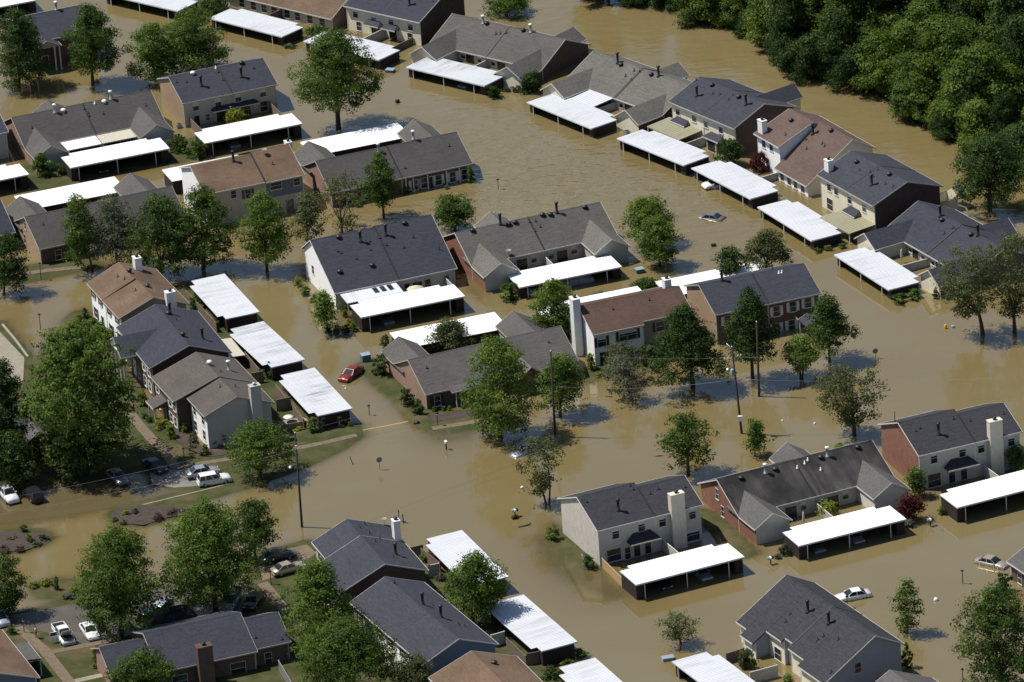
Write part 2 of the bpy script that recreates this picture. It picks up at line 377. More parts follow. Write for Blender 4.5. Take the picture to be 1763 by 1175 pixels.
def water_mat():
    mt, n, b = newmat('muddy_water'); v = mapped(n)
    f = ramp(n, noise(n, v, .035, 4, .55), .36, .64)
    c = mixc(n, f, (.165, .126, .052), (.178, .143, .069))
    st = n('Mapping', {'Vector': v, 'Scale': (.05, .22, 1), 'Rotation': (0, 0, R(-30))}).outputs[0]
    f2 = ramp(n, noise(n, st, 1.0, 5, .65), .45, .7)
    c = mixc(n, n('Math', {0: f2, 1: .35}, operation='MULTIPLY').outputs[0], c, (.168, .123, .046))
    # silt showing through where it is shallow
    at = n('Attribute', attribute_name='depth')
    sh = ramp(n, at.outputs['Fac'], .9, .25); c = mixc(n, n('Math', {0: sh, 1: .5}, operation='MULTIPLY').outputs[0], c, (.135, .1, .04))
    # flecks of foam where the river runs, beyond the last row of houses
    ps = n('SeparateXYZ', {0: v}); al = n('Math', {0: n('Math', {0: ps.outputs[0], 1: .8}, operation='MULTIPLY').outputs[0], 1: ps.outputs[1]}, operation='ADD').outputs[0]
    riv = ramp(n, al, 92, 112)
    fv = n('Mapping', {'Vector': v, 'Scale': (.8, 2.2, 1), 'Rotation': (0, 0, R(-25))}).outputs[0]
    ff = ramp(n, noise(n, fv, 1.2, 4, .7), .69, .74)
    ff = n('Math', {0: n('Math', {0: ff, 1: riv}, operation='MULTIPLY').outputs[0], 1: ramp(n, noise(n, v, .09, 2, .5), .47, .62)}, operation='MULTIPLY').outputs[0]
    c = mixc(n, n('Math', {0: ff, 1: .6}, operation='MULTIPLY').outputs[0], c, (.42, .37, .27))
    pc = P(722, 752); d2 = n('VectorMath', {0: v, 1: (pc[0], pc[1], 0)}, operation='DISTANCE').outputs['Value']
    f4 = ramp(n, noise(n, v, 1.9, 3, .7), .66, .71); f4 = n('Math', {0: f4, 1: ramp(n, d2, 13, 3)}, operation='MULTIPLY').outputs[0]
    c = mixc(n, n('Math', {0: f4, 1: .7}, operation='MULTIPLY').outputs[0], c, (.4, .35, .22))
    n.link(c, b.inputs['Base Color']); b.inputs['Roughness'].default_value = .06; b.inputs['IOR'].default_value = 1.85
    b.inputs['Specular IOR Level'].default_value = .5
    calm = ramp(n, noise(n, v, .02, 2, .5), .42, .62)
    wv = n('Mapping', {'Vector': v, 'Scale': (.24, .5, 1), 'Rotation': (0, 0, R(20))}).outputs[0]
    h1 = noise(n, wv, 1.0, 3, .55); h2 = noise(n, v, .28, 2, .5)
    dx = n('VectorMath', {0: v, 1: (4, 60, 0)}, operation='DISTANCE').outputs['Value']
    chop = ramp(n, dx, 52, 8); chop = n('Math', {0: chop, 1: n('Math', {0: riv, 1: .3}, operation='MULTIPLY').outputs[0]}, operation='MAXIMUM').outputs[0]
    amp = n('Math', {0: n('Math', {0: calm, 1: .03}, operation='MULTIPLY').outputs[0], 1: n('Math', {0: chop, 1: .5}, operation='MULTIPLY').outputs[0]}, operation='ADD').outputs[0]
    amp = n('Math', {0: amp, 1: .006}, operation='ADD').outputs[0]
    hh = n('Math', {0: n('Math', {0: h1, 1: n('Math', {0: h2, 1: .6}, operation='MULTIPLY').outputs[0]}, operation='ADD').outputs[0], 1: amp}, operation='MULTIPLY').outputs[0]
    bp = n('Bump', {'Height': hh, 'Strength': 1.0, 'Distance': 1.0}); n.link(bp.outputs[0], b.inputs['Normal'])
    e = n('Math', {0: n('Math', {0: at.outputs['Fac'], 1: -8.0}, operation='MULTIPLY').outputs[0]}, operation='EXPONENT').outputs[0]
    al = n('Math', {0: 1.0, 1: e}, operation='SUBTRACT').outputs[0]
    tr = n('BsdfTransparent'); mx = n('MixShader', {0: al}); n.link(tr.outputs[0], mx.inputs[1]); n.link(b.outputs[0], mx.inputs[2])
    n.link(mx.outputs[0], n.t.nodes['Material Output'].inputs['Surface'])
    return mt
water.data.materials.append(water_mat())

def flat(name, pts, z, mat, label, cat, kind='structure', px=True, thick=.0):
    q = [P(x, y, z) for x, y in pts] if px else [np.array([x, y, z]) for x, y in pts]
    mb = MB()
    q = [(p[0], p[1], z) for p in q]
    mb.face(q)
    if thick:
        for i in range(len(q)):
            a, b = q[i], q[(i + 1) % len(q)]; mb.face([(a[0], a[1], z - thick), (b[0], b[1], z - thick), b, a])
    o = mb.build(name, mat); bm = bmesh.new(); bm.from_mesh(o.data); bmesh.ops.recalc_face_normals(bm, faces=bm.faces); bm.normal_update()
    if bm.faces[0].normal.z < 0: bmesh.ops.reverse_faces(bm, faces=bm.faces)
    bm.to_mesh(o.data); bm.free()
    return props(o, label, cat, kind=kind)
def strip(name, pts, width, z, mat, label, cat, kind='structure', thick=.0):
    p = [P(x, y, z)[:2] for x, y in pts]; L_, R_ = [], []
    for i, a in enumerate(p):
        t = p[min(i + 1, len(p) - 1)] - p[max(i - 1, 0)]; t /= np.linalg.norm(t); nn = np.array([-t[1], t[0]]) * width / 2
        L_.append(a + nn); R_.append(a - nn)
    mb = MB()
    for i in range(len(p) - 1):
        mb.face([(*R_[i], z), (*R_[i + 1], z), (*L_[i + 1], z), (*L_[i], z)])
        if thick:
            mb.face([(*R_[i], z - thick), (*R_[i + 1], z - thick), (*R_[i + 1], z), (*R_[i], z)]); mb.face([(*L_[i + 1], z - thick), (*L_[i], z - thick), (*L_[i], z), (*L_[i + 1], z)])
    return props(mb.build(name, mat), label, cat, kind=kind)
strip('walkway', [(224,712),(240,732),(262,757),(285,778),(303,806)], 1.5, .19, M['brickwalk'], 'brown brick walkway crossing the shaded lawn', 'walkway')
strip('walkway', [(300,806),(345,798),(402,789),(499,774),(560,762),(614,749)], 1.1, .185, M['brickwalk'], 'brick walkway along the grass strip by the street', 'walkway')
strip('walkway', [(30,1080),(41,1089),(76,1119),(122,1178)], 1.5, .165, M['brickwalk'], 'brick walkway beside the white pickup', 'walkway')
strip('walkway', [(80,1124),(130,1115),(190,1103)], 1.1, .16, M['brickwalk'], 'short brick walkway in front of the parked white cars', 'walkway')
strip('walkway', [(124,1174),(182,1161)], 1.1, .16, M['conc'], 'concrete path to the brick house door', 'walkway')
strip('walkway', [(452,1004),(470,1025),(496,1056)], 1.5, .165, M['brickwalk'], 'tan walkway beside the dark canopy', 'walkway')
strip('walkway', [(744,738),(800,729),(872,716)], 1.2, .15, M['brickwalk'], 'brick walkway in front of the grey roofed brick house', 'walkway')
strip('walkway', [(20,474),(80,466),(150,459)], 1.2, .13, M['brickwalk'], 'brick walkway under the trees by the street', 'walkway')
strip('kerb', [(242,870),(300,856),(350,844),(401,831)], .22, .2, M['kerb'], 'pale kerb along the flooded parking lot', 'kerb', thick=.3)
strip('kerb', [(401,831),(392,822)], .22, .2, M['kerb'], 'pale kerb end beside the white car', 'kerb', thick=.3)
strip('kerb', [(617.7,742),(660,734.5),(703,725.6)], .3, .006, M['kerby'], 'yellow painted kerb line just under the water', 'kerb', thick=.3)
strip('kerb', [(4,558),(25,583),(48,614)], .35, .22, M['kerb'], 'grey kerb bordering the concrete court at the left edge', 'kerb', thick=.3)
flat('concrete_court', [(-60,578),(0,572),(42,616),(40,655),(-60,690)], .17, M['conc'], 'pale concrete court at the left edge', 'pavement')
flat('parking_lot', [(-50,858),(150,838),(250,812),(256,836),(300,846),(345,842),(300,851),(240,866),(110,888),(-50,906)], -.05, M['asph'], 'parking lot under a thin film of brown water', 'parking lot')
flat('parking_lot', [(-20,1068),(60,1052),(130,1040),(210,1022),(300,1012),(420,1004),(448,1024),(436,1050),(300,1078),(180,1102),(116,1118),(84,1090)], .145, M['asph'], 'wet asphalt lot around the white pickup', 'parking lot')
flat('parking_lot', [(258,814),(334,801),(396,826),(350,836),(300,840),(262,834)], .062, M['lot'], 'pale dry corner of the parking lot', 'parking lot')
flat('parking_bay', [(445,968),(470,950),(528,938),(545,952),(500,985),(452,1000)], .15, M['bay'], 'tan parking bay under two parked cars', 'parking lot')
flat('patio', [(478,726),(520,718),(545,728),(500,742)], .15, M['conc'], 'small patio behind the grey sided house', 'patio')
strip('bark_bed', [(282,735),(300,742),(330,768),(365,782),(392,778)], 2.0, .18, M['mulch'], 'bark bed around the clipped shrubs', 'flower bed')
flat('bark_bed', [(191,888),(198,878),(240,870),(298,873),(330,880),(324,886),(288,891),(248,904),(207,902)], .225, M['mulch'], 'bark mound in the middle of the flooded drive', 'flower bed')
flat('bark_bed', [(-40,920),(40,913),(74,917),(88,925),(72,937),(40,949),(-40,952)], .225, M['mulch'], 'bark mound at the left edge of the flooded drive', 'flower bed')
flat('bark_bed', [(735,716),(800,708),(850,702),(862,708),(800,719),(745,726)], .14, M['mulch'], 'bark bed in front of the brick house', 'flower bed')
# ------------------------------------------------------------------ houses
OE, OG = .45, .28                          # eave and gable overhang
TH = .2
class House:
    def __init__(s, name, label, cat, ref, pts, z, az=None, L=None, y0=0.0, group=None):
        """ref: which line the pixels give at height z: its middle ('mid'), left end ('a') or right end ('b')"""
        a = P(*pts[0], z); b = P(*pts[-1], z)
        if az is None: d = b - a; azr = math.atan2(d[1], d[0])
        else: azr = R(az)
        u = np.array([math.cos(azr), math.sin(azr), 0]); v = np.array([-u[1], u[0], 0])
        L = L or float(np.linalg.norm(b - a))
        o = {'mid': (a + b) / 2 - u * L / 2, 'a': a, 'b': b - u * L}[ref] - v * y0
        o = np.array([o[0], o[1], 0.0]); s.o, s.u, s.vv, s.L, s.az = o, u, v, L, azr
        s.root = empty(name, tuple(o), azr, label, cat, group); s.units = []; s.fh = .03; s.fm = 'black'; s.fw = .12; s.tr = 'trim'
        bt = 1e9
    def loc(s, p): q = np.asarray(p) - s.o; return np.array([q @ s.u, q @ s.vv, q[2]])
    def world(s, x, y, z): return s.o + s.u * x + s.vv * y + np.array([0, 0, z])
    def on_wall(s, px, y=None, x=None):
        """pixel -> (along, height) on the vertical plane local y = const or x = const"""
        d = ray(*px); n = s.vv if x is None else s.u; c = y if x is None else x
        t = (c - (CAM - s.o) @ n) / (d @ n); q = s.loc(CAM + d * t)
        return (q[0] if x is None else q[1]), q[2]
    def on_roof(s, px, side=0):
        best = None
        for un in s.units:
            (y0, z0), (y1, z1), (y2, z2) = un['prof']
            for (ya, za), (yb, zb) in (((y0, z0), (y1, z1)), ((y1, z1), (y2, z2))):
                k = (zb - za) / (yb - ya); d = ray(*px)
                dl = np.array([d @ s.u, d @ s.vv, d[2]]); cl = s.loc(CAM)
                t = (za + k * (cl[1] - ya) - cl[2]) / (dl[2] - k * dl[1]); q = cl + dl * t
                if un['x0'] - .3 <= q[0] <= un['x1'] + .3 and ya - .3 <= q[1] <= yb + .3:
                    if best is None or t < best[0]: best = (t, q, un)
        if best is None:
            return None, s.units[0]
        return best[1], best[2]
    def unit(s, x0, x1, prof, roof, wall, left=None, right=None, trim=None, back=None, og=(OG, OG)):
        trim = trim or s.tr
        (y0, z0), (yr, zr), (y2, z2) = prof
        mb = MB()
        mb.prism_u([(y0, z0 - TH), (yr, zr - TH), (y2, z2 - TH), (y2, z2), (yr, zr), (y0, z0)], x0 + .015, x1 - .015)
        rf = mb.build('roof', M[roof], s.root)
        t = MB(); t.box(x0 + .02, x1 - .02, y0 - .05, y0 - .003, z0 - .18, z0 + .01)
        t.box(x0 + .02, x1 - .02, y2 + .003, y2 + .05, z2 - .18, z2 + .01)
        for xa, xb, on in ((x0 - .025, x0 + .012, og[0] > .1), (x1 - .012, x1 + .025, og[1] > .1)):
            if not on: continue
            for (ya, za), (yb, zb) in (((y0 - .05, z0), (yr, zr)), ((yr, zr), (y2 + .05, z2))):
                t.prism_u([(ya, za - .17), (yb, zb - .17), (yb, zb + .008), (ya, za + .008)], xa, xb)
        t.build('trim', M[trim], rf)
        if abs(og[0] - .02) < .001:
            fw = MB()
            for (ya_, za_), (yb_, zb_) in (((y0, z0), (yr, zr)), ((yr, zr), (y2, z2))): fw.prism_u([(ya_, za_ - .02), (yb_, zb_ - .02), (yb_, zb_ + s.fh), (ya_, za_ + s.fh)], x0 - s.fw, x0 + s.fw)
            fw.build('party_wall_cap', M[s.fm], rf)
        rc = MB(); rc.prism_u([(yr - .16, zr - .05), (yr + .16, zr - .05), (yr, zr + .035)], x0 + .03, x1 - .03); rc.build('ridge_cap', M[roof], rf)
        k0 = (zr - z0) / (yr - y0); k1 = (zr - z2) / (y2 - yr); ya, yb = y0 + OE, y2 - OE
        za, zb, zt = z0 + k0 * OE - .16, z2 + k1 * OE - .16, zr - .18
        xa, xb = x0 + og[0], x1 - og[1]
        w = MB(); B = -1.6
        w.face([(xa, ya, B), (xb, ya, B), (xb, ya, za), (xa, ya, za)], 0)
        w.face([(xb, yb, B), (xa, yb, B), (xa, yb, zb), (xb, yb, zb)], 3)
        w.face([(xa, yb, B), (xa, ya, B), (xa, ya, za), (xa, yr, zt), (xa, yb, zb)], 1)
        w.face([(xb, ya, B), (xb, yb, B), (xb, yb, zb), (xb, yr, zt), (xb, ya, za)], 2)
        w.build('wall', [M[wall], M[left or wall], M[right or wall], M[back or wall]], s.root)
        for xx, yy, sx, sy in ((xa, ya, -1, -1), (xb, ya, 1, -1)):
            zz = za; c = MB()
            c.box(min(xx - .004 * 0 + sx * .03, xx - sx * .09), max(xx + sx * .03, xx - sx * .09), min(yy + sy * .03, yy - sy * .09), max(yy + sy * .03, yy - sy * .09), B, zz - .02)
            c.build('corner_board', M[trim], s.root)
        un = dict(x0=x0, x1=x1, prof=prof, roof=rf, xa=xa, xb=xb, ya=ya, yb=yb, k0=k0, mat=roof); s.units.append(un); return un
    def wing(s, x0, x1, d, zr, roof, gable, inner, outer, side='f', un=0, z0=None, trim=None, lft=True, open_=False):
        trim = trim or s.tr
        U = s.units[un]; (y0, ze), (yr, zt), (y2, z2) = U['prof']
        xm = (x0 + x1) / 2
        if side == 'f':
            z0 = ze if z0 is None else z0; yin = y0 + (zr - ze) / U['k0'] + .08; ya, yb = y0 - d, yin; wa, wb = ya + .32, U['ya'] - .004
        else:
            k1 = (zt - z2) / (y2 - yr); z0 = z2 if z0 is None else z0; yin = y2 - (zr - z2) / k1 - .08; ya, yb = yin, y2 + d; wa, wb = U['yb'] + .004, yb - .32
        mb = MB(); mb.prism_v([(x0, z0 - TH), (xm, zr - TH), (x1, z0 - TH), (x1, z0 + .004), (xm, zr), (x0, z0 + .004)], ya, yb)
        rf = mb.build('wing_roof', M[roof], s.root)
        t = MB()
        e = ya if side == 'f' else yb
        ea, eb = (e - .04, e - .002) if side == 'f' else (e + .002, e + .04)
        t.prism_v([(x0 - .02, z0 - .17), (xm, zr - .17), (xm, zr + .012), (x0 - .02, z0 + .012)], ea, eb)
        t.prism_v([(xm, zr - .17), (x1 + .02, z0 - .17), (x1 + .02, z0 + .012), (xm, zr + .012)], ea, eb)
        lo, hi = (ya, y0 - .08) if side == 'f' else (y2 + .08, yb)
        t.box(x0 - .045, x0 - .003, lo, hi, z0 - .18, z0); t.box(x1 + .003, x1 + .045, lo, hi, z0 - .18, z0)
        t.build('trim', M[trim], rf)
        if not open_:
            k = (zr - z0) / (xm - x0); xa, xb = x0 + OG + .012, x1 - OG - .012; za = z0 + k * OG - .16; w = MB(); B = -1.6
            ends = [(wa, 0), (wb, 3)] if side == 'f' else [(wb, 0), (wa, 3)]
            yf = ends[0][0]
            f = [(xa, yf, B), (xb, yf, B), (xb, yf, za), (xm, yf, zr - .18), (xa, yf, za)]
            w.face(f if side == 'f' else f[::-1], 0)
            w.face([(xa, wb, B), (xa, wa, B), (xa, wa, za), (xa, wb, za)], 1)
            w.face([(xb, wa, B), (xb, wb, B), (xb, wb, za), (xb, wa, za)], 2)
            w.build('wing_wall', [M[gable], M[inner if not lft else outer], M[outer if not lft else inner]], s.root)
        return dict(x0=x0, x1=x1, yf=(wa if side == 'f' else wb), rf=rf)
    def pt(s, side, a, z, d, un):
        U = s.units[un]
        return {'f': (a, U['ya'] - d, z), 'b': (a, U['yb'] + d, z), 'l': (U['xa'] - d, a, z), 'r': (U['xb'] + d, a, z)}[side]
    def bx(s, mb, side, a0, a1, z0, z1, d0, d1, un, plane=None, m=0):
        if plane is not None:
            mb.box(a0, a1, plane - d1, plane - d0, z0, z1, m); return
        p = s.pt(side, a0, z0, d0, un); q = s.pt(side, a1, z1, d1, un)
        mb.box(min(p[0], q[0]), max(p[0], q[0]), min(p[1], q[1]), max(p[1], q[1]), z0, z1, m)
    def window(s, side, a, z, w=.95, h=1.45, un=0, blind=0, shut=None, plane=None, frame='trim', mull=True):
        """z is the middle height"""
        a0, a1, z0, z1 = a - w / 2, a + w / 2, z - h / 2, z + h / 2
        mb = MB(); t = .05
        for q in ((a0 - t, a0, z0 - t, z1 + t), (a1, a1 + t, z0 - t, z1 + t), (a0, a1, z1, z1 + t)): s.bx(mb, side, *q, .004, .055, un, plane)
        if mull: s.bx(mb, side, a0, a1, z - .025, z + .025, .03, .05, un, plane)
        f = mb.build('window', M[frame], s.root)
        g = MB(); s.bx(g, side, a0, a1, z0, z1, .006, .028, un, plane); g.build('pane', M['glass'], f)
        g = MB(); s.bx(g, side, a0 - .12, a1 + .12, z0 - .13, z0 - t * 0 - .002, .004, .1, un, plane); g.build('sill', M[frame], f)
        if blind:
            g = MB(); s.bx(g, side, a0 + .02, a1 - .02, z1 - h * blind, z1, .029, .034, un, plane); g.build('blind', M['blind'], f)
        if shut:
            for e in (-1, 1):
                c = a + e * (w / 2 + .3); g = MB(); s.bx(g, side, c - .2, c + .2, z0, z1, .004, .05, un, plane); g.build('shutter', M[shut], f)
        return f
    def door(s, side, a, w=.95, h=2.0, z=None, un=0, mat='shut', plane=None):
        z0 = (-.3 if z is None else z); mb = MB(); s.bx(mb, side, a - w / 2, a + w / 2, z0, z0 + h, .004, .05, un, plane); d = mb.build('door', M[mat], s.root)
        f = MB()
        for q in ((a - w / 2 - .1, a - w / 2 - .002, z0, z0 + h + .1), (a + w / 2 + .002, a + w / 2 + .1, z0, z0 + h + .1), (a - w / 2 - .002, a + w / 2 + .002, z0 + h + .002, z0 + h + .1)): s.bx(f, side, *q, .004, .075, un, plane)
        f.build('frame', M['trim'], d); return d
    def wins(s, pxs, y=None, side='f', un=0, **k):
        """windows whose middles the photograph shows at these pixels"""
        U = s.units[un]
        for p in pxs:
            px, kw = (p[0], p[1]), dict(k, **(p[2] if len(p) > 2 else {}))
            if side == 'f': a, z = s.on_wall(px, y=U['ya'] if y is None else y)
            elif side == 'l': a, z = s.on_wall(px, x=U['xa'])
            else: a, z = s.on_wall(px, x=U['xb'])
            s.window(side, a, z, un=un, plane=(y if side == 'f' else None), **kw)
    def chimney(s, x, y, sx, sy, z0, z1, mat, cap='black'):
        mb = MB(); mb.box(x - sx / 2, x + sx / 2, y - sy / 2, y + sy / 2, z0, z1 - .14); mb.box(x - sx / 2 - .05, x + sx / 2 + .05, y - sy / 2 - .05, y + sy / 2 + .05, z1 - .14, z1)
        c = mb.build('chimney', M[mat], s.root)
        f = MB(); f.lathe([(.2, z1), (.2, z1 + .22), (.32, z1 + .24), (.32, z1 + .3), (.05, z1 + .38)], (x, y, 0), 10); f.build('flue_cap', M[cap], c); return c
    def vents(s, spec):
        """p black stove pipe, w galvanised pipe, d low dome, D white dome, s small pipe, S small white pipe, t thin tall pipe"""
        for ch, pts in spec.items():
            for px in pts:
                q, un = s.on_roof(px)
                if q is None: continue
                mb = MB(); x, y, z = q
                if ch in 'pw':
                    h = 1.45 if ch == 'p' else 1.15
                    mb.lathe([(.36, -.12), (.25, .12), (.19, .16), (.19, h), (.28, h + .02), (.29, h + .22), (.06, h + .3)], (x, y, z), 10)
                    o = mb.build('vent_pipe', M['pipe' if ch == 'p' else 'pipew'], un['roof'])
                    if ch == 'w':
                        c = MB(); c.lathe([(.3, h + .01), (.31, h + .24), (.05, h + .32)], (x, y, z), 10); c.build('vent_cap', M['cap'], un['roof'])
                elif ch in 'dD':
                    mb.lathe([(.3, -.1), (.3, .14), (.42, .16), (.42, .28), (.3, .42), (.03, .5)], (x, y, z), 12); mb.build('roof_ventilator', M['pipe' if ch == 'd' else 'cap'], un['roof'])
                elif ch in 'sS':
                    mb.lathe([(.22, -.08), (.14, .08), (.085, .1), (.085, .42), (.02, .44)], (x, y, z), 8); mb.build('plumbing_vent', M['pipe' if ch == 's' else 'cap'], un['roof'])
                elif ch == 't':
                    mb.lathe([(.12, -.1), (.06, .1), (.05, 1.5), (.02, 1.52)], (x, y, z), 8); mb.build('vent_pipe', M['pipe'], un['roof'])
                elif ch == 'o':
                    o = MB(); o.tube([(x, y, z - .05), (x, y, z + .75)], .035, 6)
                    o.lathe([(.03, 0), (.25, .03), (.42, .1), (.44, .14), (.42, .13), (.2, .06), (.01, .04)], (x, y - .05, z + .7), 14); o.build('satellite_dish', M['steel'], un['roof'])
    def porch_roof(s, a0, a1, d, z, rise=.5, mat='slate', un=0, y=None, hip=.5, trim='trim'):
        yw = (s.units[un]['ya'] if y is None else y) - .004
        mb = MB(); A = [(a0, yw - d, z), (a1, yw - d, z), (a1, yw, z), (a0, yw, z)]; T = [(a0 + hip, yw, z + rise), (a1 - hip, yw, z + rise)]
        mb.face([A[0], A[1], T[1], T[0]]); mb.face([A[1], A[2], T[1]]); mb.face([A[3], A[0], T[0]])
        lo = [(p[0], p[1], z - .14) for p in A]
        mb.face([lo[0], lo[1], A[1], A[0]]); mb.face([lo[1], lo[2], A[2], A[1]]); mb.face([lo[3], lo[0], A[0], A[3]]); mb.face(lo[::-1])
        pr = mb.build('porch_roof', M[mat], s.root); t = MB(); t.box(a0 - .02, a1 + .02, yw - d - .05, yw - d - .003, z - .17, z - .01); t.build('trim', M[trim], pr); return pr
    def bay(s, a0, a1, d, z1, mat, un=0):
        yw = s.units[un]['ya'] - .004; mb = MB(); p = [(a0, yw), (a0 + .5, yw - d), (a1 - .5, yw - d), (a1, yw)]
        for i in range(3): mb.face([(*p[i], -1.6), (*p[i + 1], -1.6), (*p[i + 1], z1), (*p[i], z1)])
        mb.face([(*q, z1) for q in p]); b = mb.build('bay', M[mat], s.root)
        for i in range(3):
            a, c = np.array(p[i]), np.array(p[i + 1]); e = (c - a) / np.linalg.norm(c - a); nn = np.array([e[1], -e[0]]) * .02
            g = MB(); q0, q1 = a + e * .16 + nn, c - e * .16 + nn; g.face([(*q0, .1), (*q1, .1), (*q1, z1 - .25), (*q0, z1 - .25)]); g.build('pane', M['glass'], b)
    def patio_roof(s, a0, a1, d, z, mat, posts=True, un=0, drop=.25, skylights=0):
        y1 = s.units[un]['ya'] - .02; y0 = y1 - d; mb = MB(); n = max(2, int((a1 - a0) / .5)); row = []
        for i in range(n):
            x = a0 + (a1 - a0) * i / n; wv = (a1 - a0) / n
            row += [(x, 0), (x + wv * .75, 0), (x + wv * .8, .035), (x + wv * .95, .035)]
        row.append((a1, 0))
        mb.grid([[(x, y0, z - drop + h) for x, h in row], [(x, y1, z + h) for x, h in row]], smooth=False)
        mb.box(a0, a1, y0, y0 + .04, z - drop - .14, z - drop - .002)
        for xx in (a0, a1 - .04): mb.face([(xx, y0, z - drop - .12), (xx, y1, z - .12), (xx, y1, z - .002), (xx, y0, z - drop - .002)])
        r = mb.build('patio_roof', M[mat], s.root)
        for i in range(skylights):
            k = MB(); x = a0 + (a1 - a0) * (.55 + .13 * i); k.prism_u([(y0 + d * .35, z - drop * .65 + .045), (y0 + d * .78, z - drop * .22 + .045), (y0 + d * .78, z - drop * .22 + .1), (y0 + d * .35, z - drop * .65 + .1)], x, x + .7); k.build('skylight', M['glass'], r)
        for xx in (a0 + .1, a1 - .1): p = MB(); p.box(xx - .05, xx + .05, y0 + .08, y0 + .18, -1.5, z - drop - .15); p.build('post', M['post'], r)
    def column(s, x, y, z1, r=.13):
        mb = MB(); mb.lathe([(r * 1.4, -1.5), (r * 1.4, .12), (r * 1.1, .15), (r, .4), (r * .85, z1 - .25), (r * 1.1, z1 - .18), (r * 1.4, z1 - .12), (r * 1.4, z1)], (x, y, 0), 12); mb.build('column', M['trim'], s.root)

FENCE_DEFAULT = {}
def fence(label, p, q, z, mat='fence', name='privacy_fence', cap=True, group=None, posts=True, z0=-1.5):
    """p, q world points; boards with posts and a top rail"""
    p = np.array([p[0], p[1], 0.]); q = np.array([q[0], q[1], 0.]); d = q - p; L = float(np.linalg.norm(d)); az = math.atan2(d[1], d[0])
    e = empty(name, tuple(p), az, label, 'fence', group)
    mb = MB(); n = max(2, int(L / .3)); rnd = random.Random(int(L * 1000))
    for i in range(n):
        a = L * i / n; mb.box(a + .008, a + L / n - .008, -.02, .02 + rnd.uniform(-.004, .004), z0, z - .05 + rnd.uniform(-.02, .02))
    mb.build('boards', M[mat], e)
    r = MB(); r.box(0, L, -.06, .06, z - .03, z + .02); r.build('top_rail', M[mat if not cap else ('trim' if mat == 'fencew' else mat)], e)
    k = max(1, int(L / 2.4))
    for i in range(k + 1):
        a = .06 + (L - .12) * i / k; m = MB(); m.box(a - .05, a + .05, .025, .13, z0, z + .06); m.build('post', M[mat], e)
    return e

CP = {}
def carport(key, label, pa, pb, hc, roof='roofw', L=15.8, az=None, anchor='mid', ext=(1.5, 13.9, .95), posts=(1.25, 7.4, 13.5), group='white metal carports', bw=None):
    a = P(*pa, hc); b = P(*pb, hc)
    d = b - a; azr = math.atan2(d[1], d[0]) if az is None else R(az); u = np.array([math.cos(azr), math.sin(azr), 0]); v = np.array([-u[1], u[0], 0])
    o = {'mid': (a + b) / 2 - u * L / 2, 'a': a, 'b': b - u * L}[anchor]; o = np.array([o[0], o[1], 0.])
    e = empty('carport', tuple(o), azr, label, 'carport', group); D = 5.0
    rnd = random.Random(key)
    def top(mb, x0, x1, y0, y1, dz):
        row = []; n = int((x1 - x0) / .4)
        for i in range(n):
            x = x0 + (x1 - x0) * i / n; k = (x1 - x0) / n; row += [(x, 0), (x + k * .6, 0), (x + k * .7, .035), (x + k * .9, .035)]
        row.append((x1, 0)); tl = lambda y: -.02 * y
        mb.grid([[(x, y0, hc + h + dz + tl(y0)) for x, h in row], [(x, y1, hc + h + dz + tl(y1)) for x, h in row]], smooth=False)
        for yy in (y0, y1):
            for j in range(len(row) - 1):
                (xa, ha), (xb, hb) = row[j], row[j + 1]; mb.face([(xa, yy, hc - .05 + dz + tl(yy)), (xb, yy, hc - .05 + dz + tl(yy)), (xb, yy, hc + hb + dz + tl(yy)), (xa, yy, hc + ha + dz + tl(yy))])
        mb.face([(x0, y1, hc - .05 + dz + tl(y1)), (x1, y1, hc - .05 + dz + tl(y1)), (x1, y0, hc - .05 + dz + tl(y0)), (x0, y0, hc - .05 + dz + tl(y0))])
    mb = MB(); top(mb, 0, L, 0, D, 0); top(mb, ext[0], ext[1], D + .004, D + ext[2], -.02); rf = mb.build('roof', M[roof], e)
    cl = MB(); cl.box(.06, L - .06, .1, D - .05, hc - .19, hc - .15); cl.build('shading_ceiling', M['cwall'], rf)  # added dark board, unseen from above, cuts bounced light under the roof
    g = MB(); g.box(-.03, L + .03, -.09, -.004, hc - .2, hc + .005); g.box(-.03, -.004, 0, D, hc - .2, hc - .03); g.box(L + .004, L + .03, 0, D, hc - .2, hc - .03); g.build('gutter', M['roofg'], e)
    for x0, x1 in ((.12, 1.12), (L - 1.3, L - .12)):
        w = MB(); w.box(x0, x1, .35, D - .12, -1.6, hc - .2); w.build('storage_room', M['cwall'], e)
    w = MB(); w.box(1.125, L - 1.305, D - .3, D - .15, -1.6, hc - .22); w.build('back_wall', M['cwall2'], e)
    for x in posts:
        w = MB(); w.box(x - .05, x + .05, .06, .16, -1.6, hc - .2); w.build('post', M['post'], e)
    CP[key] = dict(o=o, u=u, v=v, L=L, hc=hc, e=e)
    return e
def cpw(key, x, y): c = CP[key]; return c['o'] + c['u'] * x + c['v'] * y

